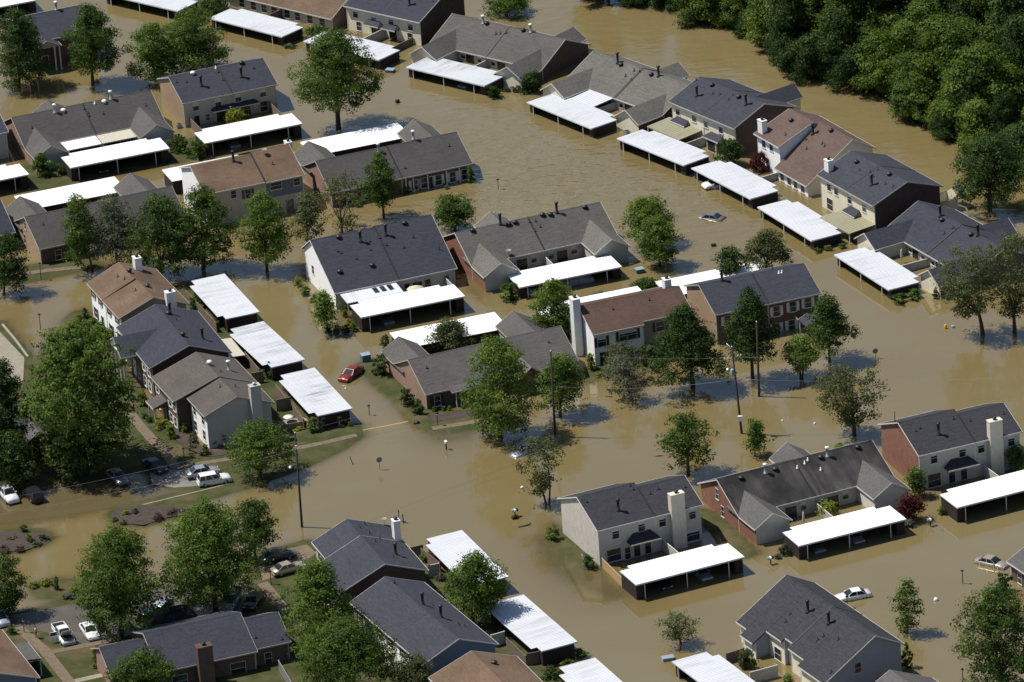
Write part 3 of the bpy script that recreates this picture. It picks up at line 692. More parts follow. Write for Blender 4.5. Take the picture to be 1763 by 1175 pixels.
U_P = lambda hf, hr=None: [(0, hf), (6.2, hf + 3.0 if hr is None else hr), (12.4, hf)]
T_P = lambda hf: [(0, hf), (6.1, hf + 2.3), (12.2, hf)]
HS = {}
def ucourt(key, label, ref, pts, hf, roof, wroof, wall, lft, rgt, wg, az=None, L=23.0, tr='trim', gx=11.5, bold=False):
    """one-storey pair of dwellings whose two gabled wings face the viewer across a court"""
    h = House('townhouse', label, 'house', ref, pts, hf + 3.0, az, L, 6.2); HS[key] = h; h.tr = tr
    if bold: h.fw, h.fh = .2, .1
    p = U_P(hf); g = gx
    h.unit(0, g, p, roof, wall, left=lft, og=(OG, .02)); h.unit(g, L, p, roof, wall, right=rgt, og=(.02, OG))
    h.wing(0, 5.6, 5.0, hf + 1.75, wroof, wg, wg, lft, 'f', 0, lft=True)
    h.wing(L - 5.7, L, 5.0, hf + 1.75, wroof, wg, wg, rgt, 'f', 1, lft=False)
    for a, w in ((6.6, .8), (8.0, 1.7), (9.9, .8), (12.6, .8), (14.3, 1.7), (16.2, .9)):
        un = 0 if a < g else 1
        if w > 1: h.door('f', a, 1.7, min(hf - .3, 1.9), z=-.2, un=un, mat='glass')
        else: h.window('f', a, hf * .5 + .1, w, min(1.2, hf * .55), un=un, blind=.4)
    return h
# ---- the row beside the river, from the top edge down to the right
h = House('townhouse', 'cream two-storey house with slate roof cut off by the top edge', 'house', 'mid', [(589.6,10.7),(722.9,38.8)], 4.1, -39.5, 15.5); HS['1'] = h
h.unit(0, 7.9, T_P(4.1), 'slate', 's_cream', left='b_dark', og=(OG, .02)); h.unit(7.9, 15.5, T_P(4.1), 'slate', 's_cream', right='b_dark', og=(.02, OG))
h.wins([(612,23),(643.5,33)], un=0, blind=.35); h.wins([(673.5,37),(706.5,45)], un=1, blind=.35)
h.porch_roof(4.4, 7.6, 1.3, 2.1, .45, 'slate2'); h.porch_roof(8.2, 11.0, 1.3, 2.1, .45, 'slate2', un=1)
h.window('f', 2.6, .95, .9, 1.5); h.window('f', 13.0, .95, .9, 1.5, un=1); h.door('f', 6.0, 1.5, 1.9, un=0, mat='glass'); h.door('f', 9.6, 1.5, 1.9, un=1, mat='glass')
h.vents({'p': [(705,9)], 's': [(745,3)]})
h = House('townhouse', 'one-storey tan roofed house at the top edge behind a carport', 'house', 'b', [(430,5),(570.5,33.7)], 2.0, -41, 23.0); HS['2'] = h
h.unit(0, 11.6, U_P(2.0), 'tan', 's_beige', left='b_tan', og=(OG, .02)); h.unit(11.6, 23, U_P(2.0), 'tan', 's_beige', right='b_tan', og=(.02, OG))
for a in (3.5, 6, 8.3, 10.4): h.window('f', a, .9, 1.1, 1.3, un=0)
for a in (13.2, 15.4, 18, 20.6): h.window('f', a, .9, 1.1, 1.3, un=1)
h = ucourt('3', 'long grey one-storey house with two gabled wings, uppermost in the river row', 'mid', [(778.6,24.3),(973.6,66.9)], 1.9, 'grey', 'grey', 's_beige', 'b_brown', 'b_brown', 's_cream', az=-40.5, L=22.8, bold=True)
h.wing(15.6, 20.8, 1.5, 3.5, 'grey', 's_cream', 's_cream', 's_cream', 'b', 1)
h.vents({'w': [(832,41),(914,56)], 'd': [(901,53.6),(838,42)], 's': [(854,59.5),(861.6,58.7),(871.8,57.5),(740,80)]})
h = ucourt('4', 'pale grey-brown roofed one-storey house with white cream-sided wings beside the river', 'a', [(1021,88)], 1.9, 'grey2', 'grey2', 's_cream', 'b_brown', 'b_brown', 's_cream', az=-50.5, L=22.6, bold=True)
h.wing(8.6, 13.6, 1.5, 3.5, 'grey2', 's_cream', 's_cream', 's_cream', 'b', 0)
h.patio_roof(5.9, 11.3, 4.6, 1.85, 'roofg', drop=.2)
h.vents({'p': [(1063.8,108.5),(1134,131.5)], 'd': [(1068.7,113),(1121,130)], 's': [(1092,122.5),(1100.5,125),(1077,132),(1087,139)]})
h = House('townhouse', 'slate roofed cream two-storey house with olive patio cover in the river row', 'house', 'mid', [(1150.4,175),(1263.5,222.2)], 4.9, -54.5, 15.9); HS['5'] = h; h.tr = 'trimd'
h.unit(0, 8.0, T_P(4.9), 'slate2', 's_cream', left='b_brown', og=(OG, .02)); h.unit(8.0, 15.9, T_P(4.9), 'slate2', 's_cream', right='b_dark', og=(.02, OG))
h.wing(9.5, 13.5, 3.2, 6.6, 'slate2', 's_cream', 's_cream', 's_cream', 'b', 1)
h.wins([(1167,191),(1195,202)], un=0, blind=.35); h.wins([(1215,212),(1241,222)], un=1, blind=.35)
h.porch_roof(1.0, 4.6, 1.2, 2.3, .5, 'slate2'); h.patio_roof(-.5, 7.4, 4.4, 2.1, 'roofo'); h.porch_roof(9.2, 13.0, 1.4, 2.1, .5, 'slate2', un=1); h.bay(9.5, 12.7, 1.2, 1.95, 's_cream', 1)
h.vents({'p': [(1200,166),(1284.5,180.6)], 'd': [(1225.7,148),(1271.7,168.6)], 's': [(1227,162),(1239,163.5),(1254.6,173),(1261.5,164.7),(1198.4,139)]})
h = House('townhouse', 'brown roofed white house with long sloping front and white chimney', 'house', 'a', [(1326,286)], 1.9, -62.0, 10.1); HS['6'] = h
h.unit(1.1, 10.2, [(0, 1.9), (8.4, 7.3), (12.4, 4.9)], 'brown2', 's_white', left='s_white', right='s_pale', og=(.05, OG)); h.unit(-5.9, 1.1, [(.9, 5.0), (7.3, 7.45), (12.4, 5.0)], 'brown2', 's_white', right='s_white', og=(OG, OG))
h.wins([(1315,247),(1328,253)], un=1, h=1.3); h.chimney(-4.9, 1.9, 1.3, .9, 3, 7.3, 'cwhite')
for a in (2.6, 4.6, 6.4, 8.4): h.window('f', a, .9, .9, 1.3, un=0)
h.vents({'p': [(1399.8,231)], 'd': [(1362,208.8),(1431,226.4)], 's': [(1352.5,233),(1388,241),(1416,247.6),(1420,252),(1389,257)]})
h = House('townhouse', 'slate roofed two-storey house with sunlit cream wall and dark brick end', 'house', 'mid', [(1408,302),(1501,354.3)], 5.1, -61.8, 15.4); HS['7'] = h; h.tr = 'trimd'
h.unit(0, 7.7, T_P(5.1), 'slate2', 's_cream', left='s_cream', og=(OG, .02)); h.unit(7.7, 15.4, T_P(5.1), 'slate2', 's_cream', right='b_dark', og=(.02, OG))
h.wins([(1427.5,321),(1439.5,328)], un=0, blind=.3); h.wins([(1463,343),(1488,357)], un=1, blind=.3); h.wins([(1429,352,dict(w=1.5, h=1.8))], un=0)
h.porch_roof(7.9, 11.4, 1.3, 2.2, .6, 'slate2', un=1); h.patio_roof(7.2, 15.2, 4.6, 2.0, 'roofo', un=1); h.chimney(.9, 1.6, 1.2, .9, 3, 7.4, 'cwhite')
h.wing(11.0, 14.5, 3.5, 3.3, 'slate', 's_cream', 's_cream', 's_cream', 'b', 1, z0=2.1)
h.vents({'p': [(1501,319)], 'd': [(1531,301.8),(1474.6,280.5)], 's': [(1480,294),(1498,297),(1524.5,317.6),(1537.6,321.5),(1511,293),(1503,305)]})
h = ucourt('8', 'dark slate one-storey house with open court, last of the river row', 'a', [(1581,345.7)], 2.0, 'slate', 'slate', 's_beige', 'b_brown', 'b_brown', 's_cream', az=-62, L=22.8, bold=True)
h.wing(8.4, 13.4, 2.2, 3.7, 'slate', 's_cream', 's_cream', 's_cream', 'b', 0)
h.vents({'p': [(1619,372.7),(1684,405.5)], 'd': [(1621.7,380.6),(1671.6,405.5)], 's': [(1640.6,393),(1644,396),(1625.6,403),(1500,405)]})
# ---- the upper left block
h = House('townhouse', 'slate roofed two-storey house with tan brick end and beige back wall', 'house', 'mid', [(315.4,178.8),(477.2,145.6)], 4.2, 20, 15.6); HS['9'] = h; h.tr = 'trimd'
h.unit(0, 8.2, T_P(4.2), 'slate', 's_beige', left='b_tan', og=(OG, .02)); h.unit(8.2, 15.6, T_P(4.2), 'slate', 's_beige', right='b_brown', og=(.02, OG))
h.wins([(336.8,183),(375.5,176)], un=0, blind=.5); h.wins([(410,167.5),(452.5,159)], un=1, blind=.5)
h.porch_roof(4.6, 12.2, 1.1, 2.1, .35, 'slate', un=1, y=.44); h.window('f', 10.2, .9, 1.6, 1.7, un=1); h.door('f', 2.2, .9, 1.9, mat='black'); h.door('f', 6.2, 1.6, 1.8, mat='glass'); h.window('f', 4.0, 1.0, .6, 1.0); h.window('f', 13.2, .9, 1.2, 1.6, un=1)
h.vents({'D': [(332,127.7)], 'd': [(416,110)], 'p': [(346.6,148),(415.8,133)], 's': [(303.9,141.7),(321,141.7),(375,125),(383,138),(436.7,117.5)], 'S': [(371.5,118)]})
h = ucourt('10', 'grey roofed one-storey house with tan brick side and white and beige patio covers', 'mid', [(23,201.8),(255.4,155.8)], 2.2, 'dkgrey', 'grey', 's_beige', 'b_pink', 's_grey', 's_grey', az=19.3, L=22.6, tr='trimd')
h.wing(5.5, 10.7, 1.5, 3.8, 'grey', 's_cream', 's_cream', 's_cream', 'b', 0)
h.patio_roof(5.7, 11.3, 3.7, 2.1, 'roofw', drop=.2); h.patio_roof(11.45, 17.1, 3.7, 2.1, 'roofb', un=1, drop=.2)
h.vents({'w': [(94.5,194),(190.8,171)], 'D': [(109,192),(179.5,176.7)], 's': [(144.8,188),(151,195),(178,196.5),(251,182),(55,221),(153,200)], 'S': [(163,179)]})
h = House('townhouse', 'two-storey house under a tan brown roof with one blue-grey front', 'house', 'b', [(524.5,300.2)], 5.5, 19.5, 15.8); HS['11'] = h
h.unit(0, 9.6, T_P(5.5), 'tan', 's_beige', left='s_white', og=(OG, .02)); h.unit(9.6, 15.8, [(-.1, 5.45), (6.5, 8.1), (12.6, 5.5)], 'tan', 's_dblue', right='b_brown', og=(.02, OG))
h.wins([(427,334)], un=0, w=.9, h=1.4, shut='shutb'); h.wins([(402,335)], un=0, w=.8, h=1.2); h.wins([(475,320,dict(w=1.7)),(511,313)], un=1, h=1.1)
h.door('f', 13.2, 1.3, 2.2, un=1, mat='black'); h.window('f', 10.8, 1.2, 1.1, 1.6, un=1, shut='shut'); mb = MB(); mb.box(9.64, 15.5, .3, .335, -1.6, 2.7); mb.build('lower_front', M['s_beige'], h.root); h.chimney(16.1, 7.8, .9, 1.2, -1.5, 8.0, 'cwhite')
h.vents({'p': [(402,278)], 's': [(469.5,283)], 'o': [(455,266)]})
def street(key, label, pts, hf, roof, wall, lft, rgt, az, L=23.0, tr='trimd'):
    """the same kind of house seen from its street side, wings and carport behind"""
    h = House('townhouse', label, 'house', 'mid', pts, hf + 3.0, az, L, 6.2); HS[key] = h; h.tr = tr; p = U_P(hf)
    h.unit(0, 11.5, p, roof, wall, left=lft, og=(OG, .02)); h.unit(11.5, L, p, roof, wall, right=rgt, og=(.02, OG))
    h.wing(0, 5.6, 4.8, hf + 1.75, 'grey', 's_beige', 's_beige', lft, 'b', 0); h.wing(L - 5.7, L, 4.8, hf + 1.75, 'grey', 's_beige', rgt, 's_beige', 'b', 1)
    return h
h = street('12', 'grey roofed one-storey brick house with white columned porch and conical shrub', [(543.6,277),(785,227.3)], 2.6, 'dkgrey', 'b_brown', 'b_pink', 'b_brown', 19.8, 22.8)
h.vents({'w': [(711.7,240),(651.7,261.8)], 's': [(773,251.6),(697,290),(520,271)]})
for a in (13.5, 15.0, 17.3, 19.6, 21.5): h.window('f', a, .95, .9, 1.6, un=1, shut='trim')
h.door('f', 16.1, .9, 2.0, un=1, mat='black'); [h.column(a, .1, 2.35, .1) for a in (12.0, 13.2, 15.5, 18.5, 20.6)]
[h.window('f', a, .95, .9, 1.5) for a in (3, 5.5, 8.5)]
h = street('13', 'grey roofed tan brick house behind the row of big street trees', [(39.6,373),(297.5,320.6)], 2.6, 'dkgrey', 'b_brown', 'b_tan', 'b_brown', 20.3, 23.2)
h.vents({'w': [(213.5,330),(113,352)], 's': [(74,387)]}); h.wins([(43.5,389,dict(w=.6, h=1.1)),(43,411,dict(w=.7, h=1.4))], side='l', un=0, frame='trimd'); [h.window('f', a, .95, .9, 1.5) for a in (3, 6, 9)]
h = House('townhouse', 'dark roofed house cut off by the left edge above the street trees', 'house', 'b', [(26.8,400)], 2.6, 20, 23.0); HS['14'] = h
h.unit(0, 11.5, U_P(2.6), 'slate', 'b_brown', og=(OG, .02)); h.unit(11.5, 23, U_P(2.6), 'slate', 'b_brown', og=(.02, OG)); h.window('f', 20, .95, .9, 1.5, un=1)
h = House('townhouse', 'grey sided two-storey house cut off by the upper left edge', 'house', 'b', [(15,227)], 4.4, 20, 15.6); HS['15'] = h
h.unit(0, 7.8, T_P(4.4), 'slate2', 's_grey', og=(OG, .02)); h.unit(7.8, 15.6, T_P(4.4), 'slate2', 's_grey', og=(.02, OG)); h.window('f', 13.5, 2.7, .9, 1.4, un=1); h.window('f', 13.5, .6, .9, 1.4, un=1)
h = House('townhouse', 'slate roofed house with two tall white porch columns at the top left', 'house', 'a', [(20,31.5)], 7.0, 20, 12.0, 6.1); HS['16'] = h
h.unit(0, 12.0, T_P(4.6), 'slate', 'b_brown', trim='trim')
a, z = h.on_wall((77,56), y=-2.2); h.wing(a - 2.2, a + 2.6, 2.2, 5.3, 'slate2', 'trimd', 'b_brown', 'b_brown', 'f', 0, z0=4.1, open_=True)
g = MB(); g.face([(a - 2.0, -1.98, 4.0), (a + 2.4, -1.98, 4.0), (a + .2, -1.98, 5.15)]); g.build('gable_panel', M['s_pale'], h.root)
h.column(a + 1.5, -1.7, 3.95); h.column(a + 2.3, -1.7, 3.95); h.column(a - 1.7, -1.7, 3.95); h.window('f', a - 1, 1, .9, 1.6); h.door('f', a + .4, 1, 2.1, mat='black'); h.vents({'w': [(97,17)]})
# ---- the middle block
h = House('townhouse', 'big dark slate roofed house with bright white left gable', 'house', 'mid', [(576.9,505.8),(786.3,462.4)], 2.7, 19.0, 18.9); HS['17'] = h
h.unit(0, 10.0, [(0, 2.7), (9.8, 7.45), (14.2, 4.6)], 'slate', 's_pale', left='s_white', og=(OG, .02)); h.unit(10.0, 18.9, [(0, 2.7), (9.9, 7.55), (14.2, 4.6)], 'slate', 's_pale', right='b_brown', og=(.02, OG))
h.wins([(539,464.5,dict(w=.8, h=1.3))], side='l', un=0)
h.patio_roof(.8, 9.4, 3.7, 2.5, 'roofg', skylights=3); [h.window('f', a, 1.0, w_, 1.5, un=1) for a, w_ in ((11.2, .8), (14.4, .9), (17.3, .7))]; h.door('f', 12.8, 1.4, 2.0, un=1, mat='glass')
h.vents({'p': [(620.8,416.4),(664.5,405)], 'd': [(583,410),(696.4,385.8),(640.7,458.6),(585,469.5)], 's': [(636.4,415.7),(653.5,410),(665,422.3),(694.8,426.6),(711.4,408.8),(637.4,430.5),(581.4,433),(587,436),(613.4,445.8),(556,474.4)], 't': [(756.4,430.5)]})
h = ucourt('18', 'grey roofed one-storey house with long red brick left side in the centre', 'mid', [(782.4,401),(1033.7,347.5)], 2.45, 'grey', 'grey2', 's_beige', 'b_red', 's_grey', 's_grey', az=19.9, L=23.0)
h.wing(5.8, 11.2, 1.5, 4.15, 'grey2', 's_grey', 's_grey', 's_grey', 'b', 0)
h.vents({'p': [(958.8,366.6),(861.6,386.5)], 'd': [(947.6,371),(934,371.7),(1006.9,358.4),(876,387.6),(887,384.5),(813.6,398.5)], 's': [(911.8,382.4),(922,381.4),(930,391),(920.8,397.8)], 'o': [(875.8,440)]})
h = street('19', 'grey roofed brown brick house with white porch posts and green side lawn', [(700.7,619.6),(966,560.7)], 2.55, 'grey', 'b_brown', 'b_pink', 'b_brown', 20.5, 23.2)
a, z = h.on_wall((913.6,615.8), y=-1.6); h.wing(a - 1.9, a + 1.9, 1.7, 4.0, 'grey2', 'b_brown', 'b_brown', 'b_brown', 'f', 1)
h.vents({'w': [(883.5,574.8)], 's': [(734.7,634),(671,605.5),(945,590)]})
h.porch_roof(3.6, 9.4, 1.5, 2.5, .3, 'grey', hip=.1); [h.column(x, -.75, 2.3, .09) for x in (4.3, 5.0, 8.8)]
h.window('f', 1.9, 1.05, .9, 1.5, shut='shut'); h.door('f', 6.0, 1, 2.1, mat='shut'); h.window('f', 8.2, 1.05, 1.3, 1.5); [h.window('f', x, 1.05, 1, 1.5, un=1, shut='shut') for x in (13.4, 20.6)]
h = House('townhouse', 'white two-storey house with brown roof and tall white end chimney', 'house', 'a', [(1020.9,577.3)], 5.0, 18.0, 15.3); HS['20'] = h
h.unit(0, 7.75, [(0, 5.0), (5.7, 7.25), (11.5, 5.0)], 'brown', 's_white', left='s_white', og=(OG, .05)); h.unit(7.75, 15.3, [(.75, 5.2), (5.7, 7.25), (11.5, 5.0)], 'brown', 's_taupe', right='s_taupe', og=(.05, OG))
h.wins([(1036,588.5,dict(w=1.2, h=1.5)),(1081,577,dict(w=2.6, h=1.5))], un=0, shut='shut', blind=.3); h.window('f', 10.5, 3.7, 1.3, 1.4, un=1, shut='shut'); h.window('f', 4.9, .9, 2.2, 1.5); h.door('f', 1.6, 1.3, 2.2, mat='black')
h.chimney(-.55, 5.4, 1.1, 1.5, -1.5, 8.8, 'cwhite'); h.chimney(13.8, 6.7, 1.0, 1.2, 4, 8.3, 'cwhite'); h.vents({'s': [(1055,533),(1117.5,517)], 'S': []})
h = House('townhouse', 'slate roofed two-storey house with tan brick end behind dark street trees', 'house', 'mid', [(1231.6,542.8),(1414,505.3)], 4.8, 18.2, 16.2); HS['21'] = h; h.tr = 'trimd'
h.unit(0, 8.2, [(0, 4.8), (6.2, 7.1), (12.5, 4.6)], 'slate', 'b_brown', left='b_tan', og=(OG, .02)); h.unit(8.2, 16.2, [(0, 4.8), (6.2, 7.1), (12.5, 4.6)], 'slate', 'b_brown', right='b_brown', og=(.02, OG))
h.wins([(1337,536),(1365,528),(1391,521)], un=1, h=1.5, shut='trim'); h.wins([(1337,566),(1363,560)], un=1, h=1.6, shut='trim'); [h.window('f', x, 3.4, .95, 1.4, shut='trim') for x in (2, 5)]
a, z = h.on_wall((1386,545), y=-.9); h.wing(a - 1.3, a + 1.3, 1.6, 3.0, 'slate2', 'trim', 'trim', 'trim', 'f', 1, z0=2.3, open_=True); h.column(a + 1.0, -1.3, 2.2, .1); h.column(a - 1.0, -1.3, 2.2, .1)
h.vents({'p': [(1243,483)], 'S': [(1341,471),(1346,470)], 's': [(1330,463)]})
# ---- the left column of houses
h = House('townhouse', 'tan brown roofed white house with two white chimneys in the left column', 'house', 'mid', [(201.8,452),(263,512)], 7.4, -70, 14.6, 6.1); HS['22'] = h; h.tr = 'trimd'
h.unit(0, 7.1, [(1.0, 5.2), (6.1, 7.45), (11.6, 5.2)], 'tan', 's_white', left='s_taupe', right='s_taupe', og=(OG, .05)); h.unit(7.1, 14.6, [(1.0, 5.15), (6.4, 7.3), (11.7, 5.15)], 'tan', 's_white', right='s_taupe', og=(.05, OG))
h.chimney(1.9, 8.3, 1.3, 1.0, 3, 8.5, 'cwhite'); h.chimney(15.0, 8.8, 1.0, 1.4, -1.5, 7.9, 'cwhite'); [h.window('f', a, 3.9, 1.0, 1.2, un=u_, shut='shut') for a, u_ in ((1.5, 0), (4.6, 0), (8.6, 1), (12.2, 1))]
[h.window('f', a, 1.2, 1.1, 1.6, un=u_, shut='shut') for a, u_ in ((2.0, 0), (9.0, 1), (12.6, 1))]; h.door('f', 5.0, 1, 2.1, mat='black')
h.vents({'d': [(222.7,467.5),(254,494)], 's': [(203,477),(214.5,481.5),(233.7,500.7),(258,496)]})
h = House('townhouse', 'blue-grey roofed brown brick house with white columned portico in the left column', 'house', 'mid', [(268,523),(325.6,595.8)], 7.3, -72.2, 16.4, 6.1); HS['23'] = h; h.tr = 'trimd'
h.unit(0, 16.4, [(0, 4.95), (6.1, 7.3), (12.2, 4.95)], 'slate', 'b_brown', left='b_brown', right='b_dark')
h.wing(3.6, 10.4, 2.4, 6.6, 'slate', 's_white', 'b_brown', 'b_brown', 'f', 0, z0=4.7, open_=True)
g = MB(); g.face([(3.9, -2.15, 4.6), (10.1, -2.15, 4.6), (7.0, -2.15, 6.4)]); g.build('gable_panel', M['s_white'], h.root)
[h.column(x, -1.9, 4.55, .17) for x in (4.1, 6.0, 8.0, 9.9)]; [h.window('f', x, z_, .9, 1.5, shut='trim') for x in (1.8, 12, 14.4) for z_ in (1.3, 3.7)]; h.door('f', 7.0, 1.2, 2.4, z=.1, mat='trim'); h.window('f', 5, 1.3, .9, 1.6); h.window('f', 9, 1.3, .9, 1.6)
h.patio_roof_back = None
h.vents({'p': [(293,540),(349,583.7)], 'd': [(290,541),(315,577)], 's': [(303,551)]})
h = House('townhouse', 'grey-brown roofed house with pale grey sided end and grey chimney in the left column', 'house', 'mid', [(334.6,608),(410,681)], 7.2, -70, 16.9, 6.4); HS['24'] = h; h.tr = 'trimd'
h.unit(0, 9.5, [(-.5, 4.9), (6.4, 7.3), (12.0, 5.0)], 'taupe', 'b_brown', left='b_brown', right='b_dark', og=(OG, .2)); h.unit(9.5, 16.9, [(1.5, 5.1), (6.5, 7.05), (11.8, 4.95)], 'taupe', 's_white', right='s_grey', og=(.05, OG))
h.chimney(17.25, 9.0, 1.05, 1.5, -1.4, 8.4, 's_grey', 'pipew'); a, z = h.on_wall((268,705), y=-2.0)
h.porch_roof(2.2, 5.4, 2.2, 2.6, .7, 'taupe', hip=.1); [h.column(x, -1.95, 2.4, .12) for x in (2.5, 5.1)]; [h.window('f', x, z_, .9, 1.4, shut='trim') for x in (1.2, 6.6, 8.4) for z_ in (1.3, 3.7)]; h.door('f', 3.8, 1.0, 2.2, z=.1, mat='black')
[h.window('f', x, z_, 1.0, 1.4, un=1) for x in (11.2, 14.8) for z_ in (1.4, 3.7)]
h.vents({'w': [(393.8,637)], 'D': [(360.6,626)], 's': [(380,641),(379,667),(405,666)]})
# ---- the lower right block
def t25(key, label, pts, left, roof='char'):
    h = House('townhouse', label, 'house', 'mid', pts, 5.3, None, 15.5); HS[key] = h
    h.unit(0, 8.5, [(0, 5.35), (6.3, 7.85), (12.9, 5.0)], roof, 's_pale', left=left, og=(OG, .02)); h.unit(8.5, 15.5, [(0, 5.35), (5.5, 7.5), (11.0, 5.2)], roof, 's_pale', right='b_brown', og=(.02, OG)); return h
M['slatec'] = shingle('black_grey_shingles', (.03, .03, .036), .5, .08)
h = t25('25', 'dark roofed two-storey house with whitewashed brick end and cream chimney', [(1028.7,915.4),(1210.4,870)], 'b_white', 'slatec')
h.chimney(11.7, .1, 2.0, 1.0, -1.5, 8.0, 'ccream'); h.wins([(1059.8,918.8),(1104.5,906.3)], un=0, blind=.3); h.wins([(1140.3,898),(1191.7,885)], un=1, blind=.3)
h.wins([(1057,955.6,dict(w=2.0, h=1.7)),(1080.6,952.5,dict(w=.8, h=1.7))], un=0); h.wins([(1193,921,dict(w=1.9, h=1.7, blind=.3))], un=1)
a, z = h.on_wall((1110,930), y=-.5); h.porch_roof(a - 2.2, a + 2.2, 1.5, 2.6, .95, 'slatec', hip=1.0); h.door('f', a - .8, .9, 2.1, z=.1, mat='glass'); h.door('f', a + .8, .9, 2.1, z=.1, mat='glass', un=1)
h.vents({'p': [(1064.8,879)], 's': [(1010,864.8),(1119,850.7),(1132.8,842),(1179,838.5),(1084.7,836.6),(1090,843)]})
h = ucourt('26', 'streaked charcoal roofed one-storey house with red brick left end', 'mid', [(1232.9,826.4),(1502,757)], 2.45, 'char', 'wing', 's_beige', 'b_red', 's_pale', 's_pale', az=23.0, L=23.4)
h.wing(11.7, 17.1, 1.8, 4.2, 'wing', 's_cream', 's_cream', 's_cream', 'b', 1)
h.wins([(1235,851,dict(w=.8, h=1.5)),(1244.5,881,dict(w=.8, h=1.5))], side='l', un=0)
h.vents({'w': [(1317.9,815),(1424.7,786)], 'd': [(1335,809.8),(1413,789.3),(1477,772),(1276,825)], 'S': [(1372.7,806.4),(1385.3,798.7),(1390.6,793),(1413,809.8)], 'o': [(1522,852)]})
h = t25('27', 'dark roofed two-storey house with red brick end at the right edge', [(1582.3,786),(1759.6,744)], 'b_red', 'slatec')
a, _ = h.on_wall((1717.5,790), y=-.4); h.chimney(a, .1, 1.9, 1.0, -1.5, 8.0, 'ccream'); h.wins([(1608,789),(1656.8,778)], un=0, blind=.3); h.wins([(1689,771),(1741,759)], un=1, blind=.3)
h.wins([(1608.5,827,dict(w=1.9, h=1.9))], un=0); a, z = h.on_wall((1657,800), y=-.5); h.porch_roof(a - 2.3, a + 2.3, 1.5, 2.6, .95, 'slatec', hip=1.1); [h.door('f', a + k, .9, 2.0, z=.1, mat='glass', un=(0 if a + k < 8.4 else 1)) for k in (-1.2, .6)]
h.vents({'p': [(1616,748)], 's': [(1575.7,742),(1583.6,737.6),(1641,721),(1670,724.5),(1727.5,712.6)], 't': [(1541,726)]})
# ---- the bottom block
h = House('townhouse', 'slate roofed brown brick house with white chimney behind two parked cars', 'house', 'mid', [(598.7,893.4),(661,971)], 7.5, -71.5, 15.6, 6.1); HS['28'] = h
h.unit(0, 5.8, [(1.0, 5.2), (6.1, 7.5), (12.0, 5.2)], 'slate2', 's_pale', left='s_pale', og=(OG, .05)); h.unit(5.8, 15.6, [(-.7, 4.5), (6.1, 7.5), (12.0, 5.2)], 'slate2', 's_pale', left='s_pale', right='b_brown', og=(.2, OG))
h.chimney(5.0, 11.3, 1.1, .9, 2, 8.3, 'cwhite', 'pipe'); [h.window('f', x, 3.9, .9, 1.4, un=u_, shut='shut') for x, u_ in ((2, 0), (4.3, 0), (8, 1), (11.5, 1))]
h.vents({'p': [(681.7,955)], 's': [(627.8,903),(619.5,909),(635.8,918),(654,928),(646,933),(677,960)], 'o': [(662,903)]})
h = House('townhouse', 'slate roofed house with dusty blue end wall between leafy trees and carport', 'house', 'mid', [(662,993),(790.8,1099.7)], 7.5, -65.2, 22.0, 6.1); HS['29'] = h
h.unit(0, 12.9, [(.8, 5.2), (6.1, 7.5), (11.6, 5.2)], 'slate2', 's_pale', left='b_brown', og=(OG, .05)); h.unit(12.9, 22.0, [(.8, 5.2), (6.1, 7.5), (11.6, 5.2)], 'slate2', 's_white', right='s_dblue', og=(.05, OG))
[h.window('f', x, z_, .9, 1.4, un=u_, shut='shut') for x, u_ in ((2, 0), (4.5, 0), (8, 0), (11, 0), (15, 1), (18.5, 1)) for z_ in (1.5, 3.9)]
h.vents({'p': [(728,1041),(759.6,1063)], 's': [(744.8,1042.6),(789.5,1076),(800,1079),(679,1002.5)]})
h = House('townhouse', 'tan brown roofed house at the bottom edge', 'house', 'a', [(811.5,1120.5)], 7.3, -69, 15.6, 6.1); HS['30'] = h
h.unit(0, 15.6, T_P(5.0), 'tan', 's_dblue', left='s_dblue'); h.vents({'d': [(851,1143)]})
h = House('townhouse', 'dark roofed dark brick one-storey house with brick chimney at the bottom left', 'house', 'mid', [(275,1158),(443.8,1121.8)], 2.8, 18.2, 13.3); HS['31'] = h; h.tr = 'trimd'
h.unit(0, 13.3, [(0, 2.8), (6.7, 5.5), (13.2, 2.9)], 'slate', 'b_brown', left='b_brown', right='b_brown'); h.unit(13.3, 18.1, [(.8, 2.75), (5.6, 4.95), (10.4, 2.75)], 'slate', 'b_brown', right='b_brown', og=(.02, OG)); h.unit(-5.9, 0, [(2.6, 2.6), (7.0, 4.6), (11.4, 2.6)], 'slate', 'b_brown', left='b_pink', og=(OG, .02))
h.chimney(6.0, -.5, 2.0, 1.3, -1.4, 5.6, 'b_brown'); h.wins([(410,1151,dict(w=2.0, h=1.7))], un=0); h.wins([(310,1173,dict(w=2.0, h=1.7))], un=0); h.wins([(462,1134,dict(w=.9, h=1.7))], un=1)
h.vents({'s': [(440,1098),(485,1101)]})
h = House('townhouse', 'brown roofed house with blue-grey gable at the bottom left corner', 'house', 'a', [(68.8,1167)], 4.3, 110, 16.0); HS['32'] = h
h.unit(0, 16.0, T_P(4.3), 'tan', 's_dblue', left='s_dblue')
a, z = h.on_wall((40,1120), y=0); h.porch_roof(8.5, 14.0, 3.2, 2.7, .3, 'wing', hip=.1); [h.column(x, -2.7, 2.5, .09) for x in (8.8, 13.7)]
h = House('townhouse', 'big slate roofed house with blue-grey end wall at the bottom right', 'house', 'mid', [(1353.8,989.5),(1507.5,1094.5)], 7.4, -62.9, 22.1, 8.1); HS['33'] = h; h.fw, h.fh = .14, .05
